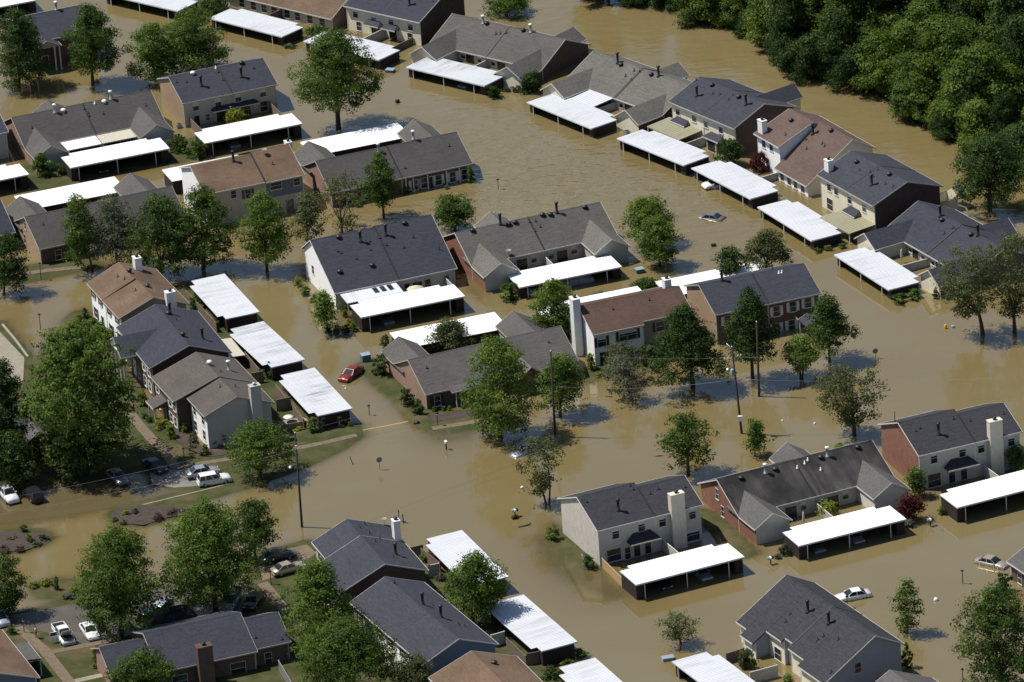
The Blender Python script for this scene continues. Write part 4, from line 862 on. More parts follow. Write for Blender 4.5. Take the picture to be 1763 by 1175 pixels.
for x0, x1, y0, og in ((0, 2.6, .3, (OG, .05)), (2.6, 5.8, -.7, (.05, .05)), (5.8, 9.6, 1.4, (.05, .05)), (9.6, 11.6, 2.0, (.05, .05)), (11.6, 15.5, 1.2, (.02, .02)), (15.5, 22.1, .2, (.05, OG))):
    h.unit(x0, x1, [(y0, 2.7 + .58 * y0), (8.1, 7.4), (12.3, 5.0)], 'slatec', 's_cream', left='s_cream', right='s_blue', og=og)
h.vents({'p': [(1391,1054),(1427,1074)], 's': [(1360,1058),(1353,1071),(1417.6,1096),(1407.7,1102.4),(1443.6,1101),(1431,1158)]})
h.wins([(1477,1150,dict(w=.9, h=1.3, blind=0, frame='trimd'))], side='r', un=5); h.window('f', 4.2, .9, 1.4, 1.6, un=1, blind=.6); h.window('f', 7.8, .9, 1.6, 1.7, un=2)
h = House('townhouse', 'grey roofed brick house cut off by the right edge near the silver sedan', 'house', 'a', [(1733,967)], 2.6, -64, 14.0); HS['34'] = h
h.unit(0, 14.0, U_P(2.6), 'wing', 'b_brown', left='b_brown'); h.window('f', 2.5, 1.0, .9, 1.5); h.window('f', 5.5, 1.0, .9, 1.5)
h = House('townhouse', 'low grey roofed house at the bottom edge beside the blue-grey gable', 'house', 'a', [(1532,1156)], 5.2, -62, 20.0, 6.2); HS['36'] = h
h.unit(0, 20.0, U_P(2.4), 'wing', 's_pale', left='b_brown'); h.window('l', 4, 1.1); h.window('l', 8, 1.1)
h = House('townhouse', 'shaded house with white porch columns behind the biggest tree at the left', 'house', 'b', [(92,742)], 3.4, 20, 16.0); HS['37'] = h
h.unit(0, 16.0, [(0, 3.4), (6, 6.3), (12, 3.4)], 'dkgrey', 'b_brown'); h.wing(11.2, 15.6, 1.8, 4.6, 'wing', 'trim', 'trim', 'trim', 'f', 0, z0=3.1, open_=True); [h.column(x, -1.5, 2.95) for x in (14.4, 15.2, 11.6)]; h.door('f', 13.4, 1.1, 2.2, z=.1, mat='black'); h.window('f', 9.5, 1.3)

# ---- carports
carport('D', 'streaked metal carport in front of the long grey winged house', (701.5,116.2), (832.2,147.4), 1.8, 'roofs')
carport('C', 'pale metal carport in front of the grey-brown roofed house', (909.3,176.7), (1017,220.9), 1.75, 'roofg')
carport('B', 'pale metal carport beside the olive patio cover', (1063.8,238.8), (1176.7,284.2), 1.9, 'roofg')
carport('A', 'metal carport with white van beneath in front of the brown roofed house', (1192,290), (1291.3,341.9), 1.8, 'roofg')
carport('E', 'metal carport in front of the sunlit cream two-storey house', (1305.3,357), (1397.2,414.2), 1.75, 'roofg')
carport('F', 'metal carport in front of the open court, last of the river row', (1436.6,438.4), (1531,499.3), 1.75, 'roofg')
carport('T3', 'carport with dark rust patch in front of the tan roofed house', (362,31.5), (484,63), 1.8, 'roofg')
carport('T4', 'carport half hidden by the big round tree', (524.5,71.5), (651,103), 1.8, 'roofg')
carport('T2', 'grey streaked carport cut by the top edge behind the spreading tree', (219.7,0), (306.5,19.2), 1.8, 'roofg', anchor='b', az=-40)
carport('T1', 'white carport cut by the upper left corner', (0,12), (63,0), 2.0, 'roofw', anchor='b', az=19, L=15.8, posts=(1.25, 7.4, 12.5))
carport('H9', 'white carport with grey car in front of the beige two-storey house', (353.7,246.5), (519,213), 2.3)
carport('H10', 'white carport in front of the two patio covers', (122,289), (291.7,255.4), 2.4)
carport('L', 'white carport cut off by the left edge', (0,310), (50,300), 2.4, anchor='b', az=20)
carport('G', 'white carport in front of the big dark slate roof', (621,546.7), (801.6,509.6), 2.5)
carport('H', 'white carport sheltering a covered car in the centre', (894.5,495), (1070.7,459), 1.95)
carport('I', 'white carport in front of the streaked charcoal roof', (1373,940.4), (1562.6,893), 2.3)
carport('J', 'white carport with fresh wooden fence beside the whitewashed house', (1091.8,1007.6), (1284.9,957.7), 2.45)
carport('R', 'white carport running out of the right edge', (1648,874), (1763,843), 2.4, anchor='a', az=23)
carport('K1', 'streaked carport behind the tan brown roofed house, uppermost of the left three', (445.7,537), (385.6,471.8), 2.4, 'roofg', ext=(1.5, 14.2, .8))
carport('K2', 'streaked carport beside the grey patio cover, middle of the left three', (524.5,619.6), (452,553), 2.4, 'roofs', ext=(1.5, 14.2, .8))
carport('K3', 'darkly streaked carport nearest the flooded street, lowest of the left three', (606.2,703.9), (539.8,632.9), 2.4, 'roofs', ext=(1.5, 14.2, .8))
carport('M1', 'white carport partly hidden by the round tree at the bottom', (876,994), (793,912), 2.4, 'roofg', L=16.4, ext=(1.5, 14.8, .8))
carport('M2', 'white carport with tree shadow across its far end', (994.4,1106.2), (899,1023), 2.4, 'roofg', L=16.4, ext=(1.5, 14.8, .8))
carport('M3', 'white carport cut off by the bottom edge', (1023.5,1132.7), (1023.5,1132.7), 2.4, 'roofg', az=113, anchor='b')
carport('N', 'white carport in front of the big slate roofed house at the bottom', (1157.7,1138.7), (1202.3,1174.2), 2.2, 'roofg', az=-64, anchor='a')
carport('S12', 'white carport behind the columned grey roofed house', (684,212), (518,245), 2.3)
carport('S11', 'white carport behind the tan brown roofed house', (451,259), (278,293), 2.3)
carport('S13', 'white carport behind the tan brick house at the left', (199,304), (23,338.5), 2.3)
carport('S19', 'white carport behind the brown brick house with porch posts', (851.4,537.7), (671.3,573.5), 2.3)
carport('S20', 'white carport behind the brown roofed white house', (1097.5,493), (993,511), 2.3, anchor='a', az=-162)
carport('S21', 'white carport behind the tan brick ended house with dark magnolia', (1225,466), (1128,485.4), 2.3, az=-162, anchor='b')

# ---- fences between houses and carports
def court_fence(hk, ck, x, top, what, mat='fencew', y0=.4):
    h = HS[hk]; p = h.world(x, y0, 0); c = CP[ck]; q = np.asarray(p) - c['o']; xc = q @ c['u']
    fence(what, p, c['o'] + c['u'] * xc + c['v'] * 5.05, top, mat)
court_fence('3', 'D', 11.4, 1.25, 'pale fence dividing the court behind the streaked top carport')
court_fence('4', 'C', 11.4, 1.1, 'beige fence dividing the court below the grey-brown roof')
court_fence('8', 'F', 11.4, 1.2, 'beige fence dividing the open court with the closed parasol')
court_fence('18', 'H', 11.5, 1.5, 'cream fence dividing the court of the red brick sided house')
court_fence('25', 'J', 9.4, 1.7, 'white topped fence beside the cream chimney of the whitewashed house')
court_fence('27', 'R', 9.6, 1.7, 'white topped fence beside the chimney at the right edge')
court_fence('26', 'I', 11.6, 1.5, 'beige fence dividing the court below the charcoal roof')
court_fence('17', 'G', 17.0, 1.6, 'pale fence beside the right end of the dark slate roof')
court_fence('9', 'H9', 1.0, 1.6, 'grey board fence beside the tan brick end at the upper left', 'fence')
court_fence('9', 'H9', 14.0, 1.6, 'grey board fence at the right end of the beige house', 'fence')
court_fence('1', 'T4', 13.6, 1.1, 'dark board fence right of the cream house at the top', 'fence')
court_fence('1', 'T4', 7.9, 1.6, 'pale fence between the two porches of the top cream house')
court_fence('2', 'T3', 12.0, 1.5, 'dark fence dividing the court of the tan roofed house', 'fence')
court_fence('6', 'A', 1.2, 1.1, 'beige fence beside the dark red shrub in the river row')
court_fence('5', 'B', 8.2, 1.4, 'beige fence below the olive patio cover')
pj = HS['25'].world(.35, -.1, 0); c = CP['J']; fence('fresh yellow wooden fence from the whitewashed house to its carport', pj, c['o'] + c['u'] * .2 + c['v'] * 5.05, 1.35, 'fencel')
def px_fence(label, a, b, top, mat='fence', zz=None): fence(label, P(*a, top), P(*b, top), top, mat)
px_fence('brown board fence behind the uppermost left carport', (319,500), (372,556), 1.7)
px_fence('brown board fence behind the middle left carport', (421,606), (446,636), 1.7)
px_fence('grey board fence across the garden above the grey chimney', (433,643), (453,639), 1.8)
px_fence('grey board fence around the small court beside the grey chimney', (474,661), (492,685), 1.8)
px_fence('dark board fence between grey house and lowest left carport', (475,689), (500,684), 1.9)
px_fence('brown slatted fence beside the patio with the white table', (503,694), (522,722), 1.6)
px_fence('low brown fence below the patio with the white table', (480,733), (528,725), 1.0)
px_fence('dark fence beside the green bed behind the bottom white carport', (707,943), (728,938), 1.7)
px_fence('brown board fence along the green bed behind the bottom carport', (724,944), (757,969), 1.5)
px_fence('white topped fence end behind the bottom brick house', (737,974), (756,970), 1.9, 'fencew')
px_fence('white topped fence end behind the dusty blue ended house', (845,1094), (869,1087), 1.9, 'fencew')
px_fence('brown board fence behind the tree shadowed carport', (871,1098), (905,1130), 1.5)
px_fence('grey capped fence beside the bottom carport shrubs', (906,1126), (928,1122), 1.8)
px_fence('black board fence beside the cream downspout at the bottom right', (1250,1126), (1281,1116), 1.4, 'fence')
px_fence('pale fence across the court at the bottom right', (1291,1158), (1339,1145), 1.7, 'fencew')
px_fence('dark chain fence at the bottom left beside the brick house', (479,1137), (505,1180), 1.6, 'steel')
# patio cover on the far side of the portico house
h = HS['23']; mb = MB(); mb.prism_u([(11.9, 2.15), (15.4, 1.95), (15.4, 2.07), (11.9, 2.27)], 5.0, 11.8); mb.build('patio_roof', M['roofb'], h.root)

# ------------------------------------------------------------------ trees and shrubs
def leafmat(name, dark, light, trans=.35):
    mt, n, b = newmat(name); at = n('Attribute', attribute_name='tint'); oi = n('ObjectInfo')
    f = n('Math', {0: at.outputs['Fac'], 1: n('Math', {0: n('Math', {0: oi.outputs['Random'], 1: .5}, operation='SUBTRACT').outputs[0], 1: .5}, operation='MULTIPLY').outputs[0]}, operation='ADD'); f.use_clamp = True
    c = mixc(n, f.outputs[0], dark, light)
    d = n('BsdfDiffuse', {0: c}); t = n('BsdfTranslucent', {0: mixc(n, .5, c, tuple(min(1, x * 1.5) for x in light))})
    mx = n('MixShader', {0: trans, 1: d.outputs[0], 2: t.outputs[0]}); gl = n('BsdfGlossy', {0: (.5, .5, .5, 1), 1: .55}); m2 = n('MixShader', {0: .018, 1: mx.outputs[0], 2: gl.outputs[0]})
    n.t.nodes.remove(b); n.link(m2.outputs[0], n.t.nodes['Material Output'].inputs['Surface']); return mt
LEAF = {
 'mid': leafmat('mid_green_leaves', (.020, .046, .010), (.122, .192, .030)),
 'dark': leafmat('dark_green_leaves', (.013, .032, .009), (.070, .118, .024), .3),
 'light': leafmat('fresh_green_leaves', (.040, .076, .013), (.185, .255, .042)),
 'olive': leafmat('olive_green_leaves', (.045, .06, .022), (.14, .16, .06)),
 'grey': leafmat('grey_green_leaves', (.05, .065, .04), (.16, .17, .105)),
 'wood': leafmat('woodland_leaves', (.018, .040, .007), (.116, .178, .025)),
 'lime': leafmat('lime_green_leaves', (.10, .13, .015), (.30, .33, .04)),
 'red': leafmat('dark_red_leaves', (.03, .008, .01), (.12, .03, .03)),
 'purple': leafmat('purple_heather_leaves', (.035, .022, .025), (.12, .075, .08)),
}
def leaf_mesh(name, lobes, count, size, rng, sub=.34, upb=.35, per=22):
    """lobes: (cx, cy, cz, rx, rz, tint); leaf-sized quads gathered in small clumps through every lobe"""
    vol = np.array([l[3] ** 2 * l[4] for l in lobes]) ** .72; cnt = np.maximum(6, (count * vol / vol.sum())).astype(int)
    Cs, Ns, Ts = [], [], []
    for (cx, cy, cz, rx, rz, tn), k in zip(lobes, cnt):
        nc = max(2, k // per); d = rng.normal(size=(nc, 3)); d /= np.linalg.norm(d, axis=1)[:, None]; d[:, 2] = np.where(d[:, 2] < -.5, d[:, 2] * .5, d[:, 2])
        rr = rng.uniform(.35, 1.0, nc) ** .5; ctr = np.stack([cx + d[:, 0] * rr * rx, cy + d[:, 1] * rr * rx, cz + d[:, 2] * rr * rz], 1)
        ct = np.clip(tn + rng.normal(0, .16, nc), 0, 1)
        j = rng.randint(0, nc, k); off = rng.normal(size=(k, 3)) * sub * np.array([1, 1, .6])
        Cs.append(ctr[j] + off); nn = d[j] * .8 + off / (sub + 1e-6) * .25 + rng.normal(size=(k, 3)) * .45; nn[:, 2] += upb; Ns.append(nn); Ts.append(np.clip(ct[j] + rng.normal(0, .1, k), 0, 1))
    C = np.concatenate(Cs); Nn = np.concatenate(Ns); T = np.concatenate(Ts); Nn /= np.linalg.norm(Nn, axis=1)[:, None]
    a = np.cross(Nn, rng.normal(size=Nn.shape)); a /= np.linalg.norm(a, axis=1)[:, None]; b = np.cross(Nn, a)
    s = size * rng.uniform(.6, 1.35, len(C))[:, None]; a = a * s * .62; b = b * s * .42; fold = Nn * s * .12
    V = np.stack([C - a, C + b * 1.0 + fold, C + a, C - b * 1.0 + fold], 1).reshape(-1, 3)
    return raw_mesh(name, V, T)
def raw_mesh(name, V, T):
    n = len(V) // 4; me = bpy.data.meshes.new(name); me.vertices.add(len(V)); me.vertices.foreach_set('co', V.astype(np.float32).ravel())
    me.loops.add(4 * n); me.loops.foreach_set('vertex_index', np.arange(4 * n, dtype=np.int32)); me.polygons.add(n); me.polygons.foreach_set('loop_start', np.arange(n, dtype=np.int32) * 4)
    me.update(calc_edges=True); at = me.attributes.new('tint', 'FLOAT', 'POINT'); at.data.foreach_set('value', np.repeat(T, 4).astype(np.float32)); return me
def prof_r(shape, t):
    if shape == 'oval': return max(.0, math.sin(math.pi * min(1, .12 + .88 * t) ** .85)) ** .6
    if shape == 'round': return max(0, 1 - (2 * t - 1) ** 2) ** .5
    if shape == 'cone': return max(.05, (1 - t)) ** .8 * (1 if t > .1 else .7)
    if shape == 'vase': return max(.0, math.sin(math.pi * min(1, .05 + .9 * t) ** 1.35)) ** .6
    if shape == 'dome': return max(0, 1 - t ** 2.2) ** .5
    if shape == 'spread': return (max(0, 1 - (1.7 * t - .6) ** 2)) ** .5
def make_lobes(rx, z0, z1, shape, n, rng, lobe=.36, gap=0.):
    H = z1 - z0; L = []
    ga = rng.uniform(0, 6.28)
    for i in range(n):
        t = (i + rng.uniform(.2, .8)) / n; t = t * .94 + .03; r = prof_r(shape, t) * rx; a = ga + i * 2.399 + rng.uniform(-.5, .5)
        rl = min(max(.5, rx * lobe * rng.uniform(.6, 1.3)), max(.5, r * .8 + .3)); q = max(0, r - rl * .75) * rng.uniform(.5, 1.22)
        L.append((q * math.cos(a), q * math.sin(a), z0 + H * t, rl, rl * rng.uniform(.62, .85), rng.uniform(.25, .75) + .1 * (t - .5)))
    if gap < .5: L.append((0, 0, (z0 * .55 + z1 * .45), rx * .42, H * .34, .3))
    return L
def trunk_mesh(mb, h0, lobes, r, rng, lean=(0, 0), multi=1, limbs=9):
    tops = sorted(lobes[:-1] if len(lobes) > 3 else lobes, key=lambda l: -l[4])[:limbs]
    for m in range(multi):
        a = 6.28 * m / multi + .4; f = (0 if multi == 1 else 1); x0, y0 = f * r * 1.2 * math.cos(a), f * r * 1.2 * math.sin(a); x1, y1 = f * h0 * .28 * math.cos(a), f * h0 * .28 * math.sin(a)
        rr = r / (multi ** .5); top = np.array([x1 + lean[0] * .6, y1 + lean[1] * .6, h0 * 1.15])
        mb.tube([(x0, y0, -1.5), (x0, y0, .1), (x0 * .6 + x1 * .4 + lean[0] * .2, y0 * .6 + y1 * .4 + lean[1] * .2, h0 * .55), top], [rr * 1.35, rr * 1.1, rr * .9, rr * .72], 8)
        for l in tops[m::multi]:
            e = np.array(l[:3]); md = top * .55 + e * .45 + np.array([0, 0, -.06 * np.linalg.norm(e - top)]); md[:2] *= .8
            mb.tube([top * .94 + np.array([0, 0, -.1]), md, e], [rr * .5, rr * .3, rr * .1], 5)
def fit_lobes(L, b, box):
    """stretch a crown until it fills the size the photograph shows"""
    rr = np.random.RandomState(1); d = rr.normal(size=(160, 3)); d /= np.linalg.norm(d, axis=1)[:, None]; d *= .93
    for _ in range(5):
        pt = np.concatenate([np.array(l[:3]) + d * np.array([l[3], l[3], l[4]]) for l in L]); q = pt + b - CAM; k = q @ _f
        ix = PW / 2 + FOC * (q @ CR) / k; iy = PH / 2 - FOC * (q @ CU) / k
        x0, x1 = np.percentile(ix, (.6, 99.4)); y0, y1 = np.percentile(iy, (.6, 99.4)); s = scale_at(b)
        fx = (box[1] - box[0]) / (x1 - x0); fz = min(1.6, max(.6, ((box[3] - box[2]) / (y1 - y0)))); cx = np.mean([l[0] for l in L]); cz = np.mean([l[2] for l in L])
        ddx = ((box[0] + box[1]) / 2 - (x0 + x1) / 2) / s; ddz = -((box[2] + box[3]) / 2 - (y0 + y1) / 2) / s / .917
        L = [(cx + (l[0] - cx) * fx + ddx, l[1] * fx, cz + (l[2] - cz) * fz + ddz, l[3] * fx, l[4] * fz, l[5]) for l in L]
    return L
TREE_GROUP = {}
def tree(label, base, box, leaf='mid', shape='oval', dens=1.0, n=None, lobe=.4, size=.265, cat='tree', multi=1, bark='bark', clear=None, name='broadleaf_tree', gap=0., group=None, sub=.36):
    """base: pixel of the foot; box: crown in the photograph (left, right, top, bottom)"""
    b = P(*base); s = scale_at(b); xl, xr, yt, yb = box; rng = np.random.RandomState(abs(hash((round(base[0]), round(base[1])))) % 100000)
    rx = (xr - xl) / s / 2; hh = (yb - yt) / s / 2; rz = math.sqrt(max((hh * .96) ** 2 - (rx * .4) ** 2, (hh * .45) ** 2)) / .917
    cy = (yt + yb) / 2; zc = 0
    for _ in range(6): zc += (X(b + np.array([0, 0, zc]))[1] - cy) / (s * .917)
    dx = ((xl + xr) / 2 - X(b + np.array([0, 0, zc]))[0]) / s
    e = empty(name, (b[0], b[1], 0), 0, label, cat, group)
    z0, z1 = max(.5, zc - rz), zc + rz
    n = int((n or int(10 + rx * 2.6)) * (1.5 if gap < .5 else 1.2)); L = make_lobes(rx * 1.07, z0 - .04 * (z1 - z0), z1 + .03 * (z1 - z0), shape, n, rng, lobe, gap)
    L = fit_lobes(L, b, (xl, xr, yt, yb))
    size *= .88; cnt = int(dens ** 1.15 * 165 * (rx * rx + rx * rz * 1.3) / (size / .3) ** 2) + 500; cnt = min(cnt, 52000)
    me = leaf_mesh('crown', L, cnt, size, rng, sub); me.materials.append(LEAF[leaf]); c = bpy.data.objects.new('crown', me); COL.objects.link(c); c.parent = e
    mb = MB(); h0 = clear or max(.8, z0 + .12 * (z1 - z0)); trunk_mesh(mb, h0, L, max(.09, min(.38, rx * .062)), rng, (dx * .5, 0), multi); mb.build('trunk', M[bark], e)
    return e
T = tree
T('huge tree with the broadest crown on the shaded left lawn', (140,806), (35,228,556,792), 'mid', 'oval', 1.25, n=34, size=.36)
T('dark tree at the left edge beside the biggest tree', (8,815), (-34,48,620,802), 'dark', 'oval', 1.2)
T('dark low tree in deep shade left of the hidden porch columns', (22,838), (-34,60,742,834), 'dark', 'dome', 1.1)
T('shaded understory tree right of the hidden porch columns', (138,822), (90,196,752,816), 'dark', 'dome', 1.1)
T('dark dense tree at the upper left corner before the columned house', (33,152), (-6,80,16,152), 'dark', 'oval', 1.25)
T('tall oval tree between columned house and brown water at the upper left', (160,147), (110,205,9,128), 'mid', 'oval', 1.2)
T('left half of the spreading pair of trees behind the slate roof', (268,141), (215,312,42,138), 'mid', 'spread', 1.1, lobe=.36)
T('right half of the spreading pair of trees behind the slate roof', (332,126), (280,393,16,126), 'mid', 'spread', 1.15, lobe=.36)
T('big round dark tree standing alone in the upper flooded street', (583,223), (505,653,53,192), 'mid', 'oval', 1.2, n=30)
T('round clipped tree with thick forked trunk in the upper street', (784,398), (750,813,336,392), 'mid', 'round', 1.25, size=.28, lobe=.3, clear=1.6)
T('tall open crowned tree before the columned porch', (661,376), (621,690,262,356), 'mid', 'oval', .8)
T('thin sparse pale tree left of the columned porch', (589,403), (545,625,296,402), 'olive', 'vase', .28, bark='barkl', gap=1, size=.28)
T('half shaded small tree left of the sparse pale tree', (530,424), (500,560,332,416), 'olive', 'oval', .7)
T('bright leafy tree beside the white gable of the slate roofed house', (460,468), (412,500,332,450), 'mid', 'oval', 1.15, n=26)
T('leafy tree before the tan brown roofed house', (350,464), (303,412,320,456), 'mid', 'oval', 1.0, n=28)
T('wide dark tree right behind the white chimney of the tan roof', (277,479), (218,332,337,474), 'dark', 'oval', 1.1, n=28)
T('dull grey-green tree in the middle of the street tree row', (203,468), (152,236,338,455), 'grey', 'oval', .8)
T('first tree of the street row, bright beside the tan brick house', (159,468), (107,170,338,456), 'mid', 'oval', 1.05)
T('tree at the left edge beside the narrow lawn', (7,507), (-16,48,400,500), 'dark', 'oval', 1.0)
T('small bright tree beside the white carport of the big slate roof', (564,574), (541,584,502,562), 'light', 'oval', 1.0, size=.28)
T('bright twin tree, upper of the two in the middle street', (1112,424), (1072,1157,340,412), 'light', 'oval', 1.1)
T('dense twin tree, lower of the two in the middle street', (1136,459), (1098,1168,372,452), 'mid', 'oval', 1.2)
T('bright tree left of the white house with the end chimney', (953,580), (908,998,482,574), 'light', 'oval', 1.0)
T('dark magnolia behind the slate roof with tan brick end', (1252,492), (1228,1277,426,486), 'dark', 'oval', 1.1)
T('pale weeping tree behind the slate roof with tan brick end', (1320,476), (1280,1364,397,470), 'olive', 'dome', .9, lobe=.28)
T('pale green tree over the white carport behind the brown brick house', (772,606), (735,812,550,603), 'olive', 'dome', .9, size=.28)
T('dark shrubby tree behind the brown roof ridge', (1112,510), (1088,1136,480,508), 'dark', 'dome', .9)
T('low pale tree over the white carport behind the brown roof', (1030,520), (1006,1052,505,524), 'grey', 'dome', .7)
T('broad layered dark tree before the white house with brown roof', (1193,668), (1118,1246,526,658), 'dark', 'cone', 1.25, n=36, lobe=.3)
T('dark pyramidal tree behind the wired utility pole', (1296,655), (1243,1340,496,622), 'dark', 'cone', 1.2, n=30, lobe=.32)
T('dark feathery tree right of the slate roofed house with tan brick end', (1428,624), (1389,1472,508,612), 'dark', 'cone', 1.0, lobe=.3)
T('small vase shaped tree with several stems before the columned porch', (1380,652), (1349,1414,578,638), 'mid', 'round', .95, multi=4, clear=1.5)
T('airy two-toned tree left of the red brick ended house', (1471,750), (1408,1522,628,736), 'olive', 'vase', .62, gap=1, clear=3.0)
T('sparse tree with thin trunk, left of the pair at the right edge', (1692,576), (1612,1728,425,548), 'olive', 'vase', .55, gap=1, clear=3)
T('sparse tree at the right edge, right of the thin trunked pair', (1747,574), (1688,1796,400,548), 'olive', 'vase', .5, gap=1, clear=3)
T('tallest bright tree before the brown brick house with porch posts', (862,754), (799,919,582,746), 'light', 'oval', 1.15, n=32)
T('round topped tree on a bare trunk beside the tall plain pole', (965,717), (926,1005,610,706), 'mid', 'oval', 1.0)
T('thin grey leafed tree standing in the middle of the water', (1088,689), (1035,1110,606,690), 'grey', 'spread', .4, gap=1, size=.28)
T('hazy pale shrub tree against the white house front', (1075,655), (1040,1110,588,650), 'olive', 'round', .5, gap=1, size=.28)
T('sparse pale tree with slender trunk near the submerged pickup', (943,869), (893,973,748,856), 'olive', 'vase', .42, gap=1, size=.28, multi=2, clear=2.5)
T('open dark green tree standing alone above the lower dark roof', (1185,818), (1136,1231,710,802), 'mid', 'oval', .75, n=20)
T('small conical sapling right of the open dark green tree', (1300,786), (1284,1319,722,776), 'mid', 'cone', 1.0, size=.28)
T('low spreading tree beside the left utility pole', (448,824), (396,506,726,812), 'mid', 'dome', 1.0, n=24, clear=1.0)
T('tall tree with forked foot beside the white pickup', (210,1100), (132,281,910,1096), 'mid', 'oval', 1.2, n=32)
T('big round bright tree above the dark canopy', (372,1056), (281,446,862,1046), 'mid', 'oval', 1.25, n=34)
T('dark tree behind the big round bright tree', (440,965), (392,479,862,944), 'dark', 'oval', 1.1)
T('leafy tree left of the brown brick gable at the bottom', (555,1128), (488,610,966,1118), 'mid', 'oval', 1.1, n=28)
T('bushy low tree at the bottom before the dusty blue ended house', (600,1215), (512,692,1066,1190), 'mid', 'dome', 1.2, n=30)
T('pale leafed tree at the bottom edge right of the bushy tree', (712,1218), (672,750,1128,1206), 'olive', 'round', 1.1)
T('dense round tree over the bottom white carport', (815,1082), (766,872,954,1064), 'mid', 'oval', 1.25, n=28)
T('small wide sapling standing in the bottom water', (1172,1110), (1133,1200,1055,1104), 'olive', 'spread', .5, gap=1, size=.26, clear=.7)
T('slender young tree between the white sedan and the lamp', (1562,1091), (1538,1586,995,1088), 'mid', 'oval', .6, lobe=.42, size=.28, clear=1.0)
T('large leafy tree at the lower right corner', (1728,1200), (1646,1790,1008,1192), 'mid', 'oval', 1.0, n=32)
T('round tree at the left edge above the white pickup', (0,1062), (-36,42,955,1056), 'mid', 'round', 1.1)
T('small tree before the brick house at the bottom left', (240,1205), (186,300,1118,1196), 'mid', 'round', .9)
T('dark red ornamental tree beside the charcoal roofed house', (1565,897), (1543,1588,852,892), 'red', 'round', 1.2, size=.26)
T('small dense tree between the two red brick houses', (1575,856), (1560,1591,806,852), 'mid', 'oval', 1.2, size=.28)
T('leafy tree at the right edge beside the cream chimney', (1752,812), (1734,1772,768,808), 'mid', 'round', 1.2)
T('yellow-green palm leafed shrub in the court below the charcoal roof', (1425,890), (1408,1442,866,888), 'lime', 'dome', 1.1, size=.28)
T('yellow-green tree behind the white carport at the upper left', (401,212), (390,420,190,210), 'lime', 'dome', 1.1, size=.28)
T('small dark tree in the gap left of the brown roofed river house', (1252,286), (1232,1279,240,284), 'dark', 'oval', 1.1, size=.28)
T('tree standing in the river at the top edge', (872,26), (834,914,-14,28), 'mid', 'dome', 1.2)
T('dark bushy tree at the right end of the streaked top carport', (917,158), (899,935,124,160), 'dark', 'oval', 1.2, size=.28)
T('dark tree by the top left carport between water and tan roof', (358,22), (336,392,-8,26), 'dark', 'dome', 1.1)
T('leafy bush tree behind the streaked carport at the top', (548,66), (528,566,44,66), 'mid', 'dome', 1.0, size=.28)

def bank_tree(label, base, box, leaf, **k): return tree(label, base, box, leaf, 'oval', name='woodland_tree', cat='tree', group='woodland along the far bank', **k)
T('solitary dense tree in the river at the right edge', (1704,364), (1644,1768,232,350), 'dark', 'oval', 1.15, n=28)
# woodland: several crowns, copied along the far bank
def wood_proto(seed, rx, z0, z1, leaf, cnt, shape='oval'):
    rng = np.random.RandomState(seed); L = make_lobes(rx, z0, z1, shape, int(22 + rx * 3), rng, .3); L = [(l[0] * rng.uniform(.85, 1.3), l[1] * rng.uniform(.85, 1.3), l[2] + rng.normal(0, .35), l[3] * rng.uniform(.7, 1.25), l[4] * rng.uniform(.7, 1.3), l[5]) for l in L]
    me = leaf_mesh('crown', L, cnt, .3, rng, .5); me.materials.append(LEAF[leaf])
    tb = MB(); trunk_mesh(tb, z0 + .2 * (z1 - z0), L, .24, rng); return me, tb
WP = []
for sd, rx, z0, z1, lf, ct, shp in ((1, 4.4, 1.0, 12.5, 'wood', 24000, 'oval'), (2, 3.8, 1.6, 15.0, 'dark', 21000, 'oval'), (3, 5.0, .9, 9.5, 'wood', 24000, 'dome'), (4, 3.4, .8, 9.0, 'light', 17000, 'oval'), (5, 2.8, 1.5, 16.5, 'mid', 15000, 'cone'), (6, 4.2, .6, 6.5, 'dark', 19000, 'dome'), (7, 3.9, 2.0, 14.0, 'olive', 15000, 'vase'), (8, 3.2, 2.5, 13.0, 'dark', 9000, 'vase')):
    me, tb = wood_proto(sd, rx, z0, z1, lf, ct, shp); t0 = tb.build('trunk', M['bark' if lf != 'grey' else 'barkl']); tm = t0.data; bpy.data.objects.remove(t0); WP.append((me, tm))
BANK = [(1000,2),(1060,12),(1098,16),(1140,12),(1186,32),(1232,44),(1272,52),(1300,66),(1328,98),(1362,128),(1404,138),(1456,148),(1502,155),(1545,170),(1566,205),(1596,222),(1640,250),(1690,262),(1740,290),(1810,330),(1880,360)]
WL = ['broad green tree in the dense dark woods on the far bank', 'tall dark tree in the dense woods on the far bank', 'rounded green tree in the dense dark woods on the far bank', 'small fresh green tree in the dense dark woods on the far bank', 'slim high tree in the dense dark woods on the far bank', 'low dark bushy tree in the dense woods on the far bank', 'olive green open tree in the dense woods on the far bank', 'sparse dark tree in the dense woods on the far bank']
rw = random.Random(11); bank = [P(*q)[:2] for q in BANK]; wt = 0; placed = []
def wood_at(x, y, k, s):
    e = empty('woodland_tree', (x, y, 0), rw.uniform(0, 6.28), WL[k], 'tree', WL[k].replace('tree', 'trees', 1)); sx = s * rw.uniform(.9, 1.12)
    for nm, me in (('crown', WP[k][0]), ('trunk', WP[k][1])):
        o = bpy.data.objects.new(nm, me); COL.objects.link(o); o.parent = e; o.scale = (sx, sx * rw.uniform(.92, 1.08), s)
    placed.append((x, y))
seg = [np.linalg.norm(bank[i + 1] - bank[i]) for i in range(len(bank) - 1)]
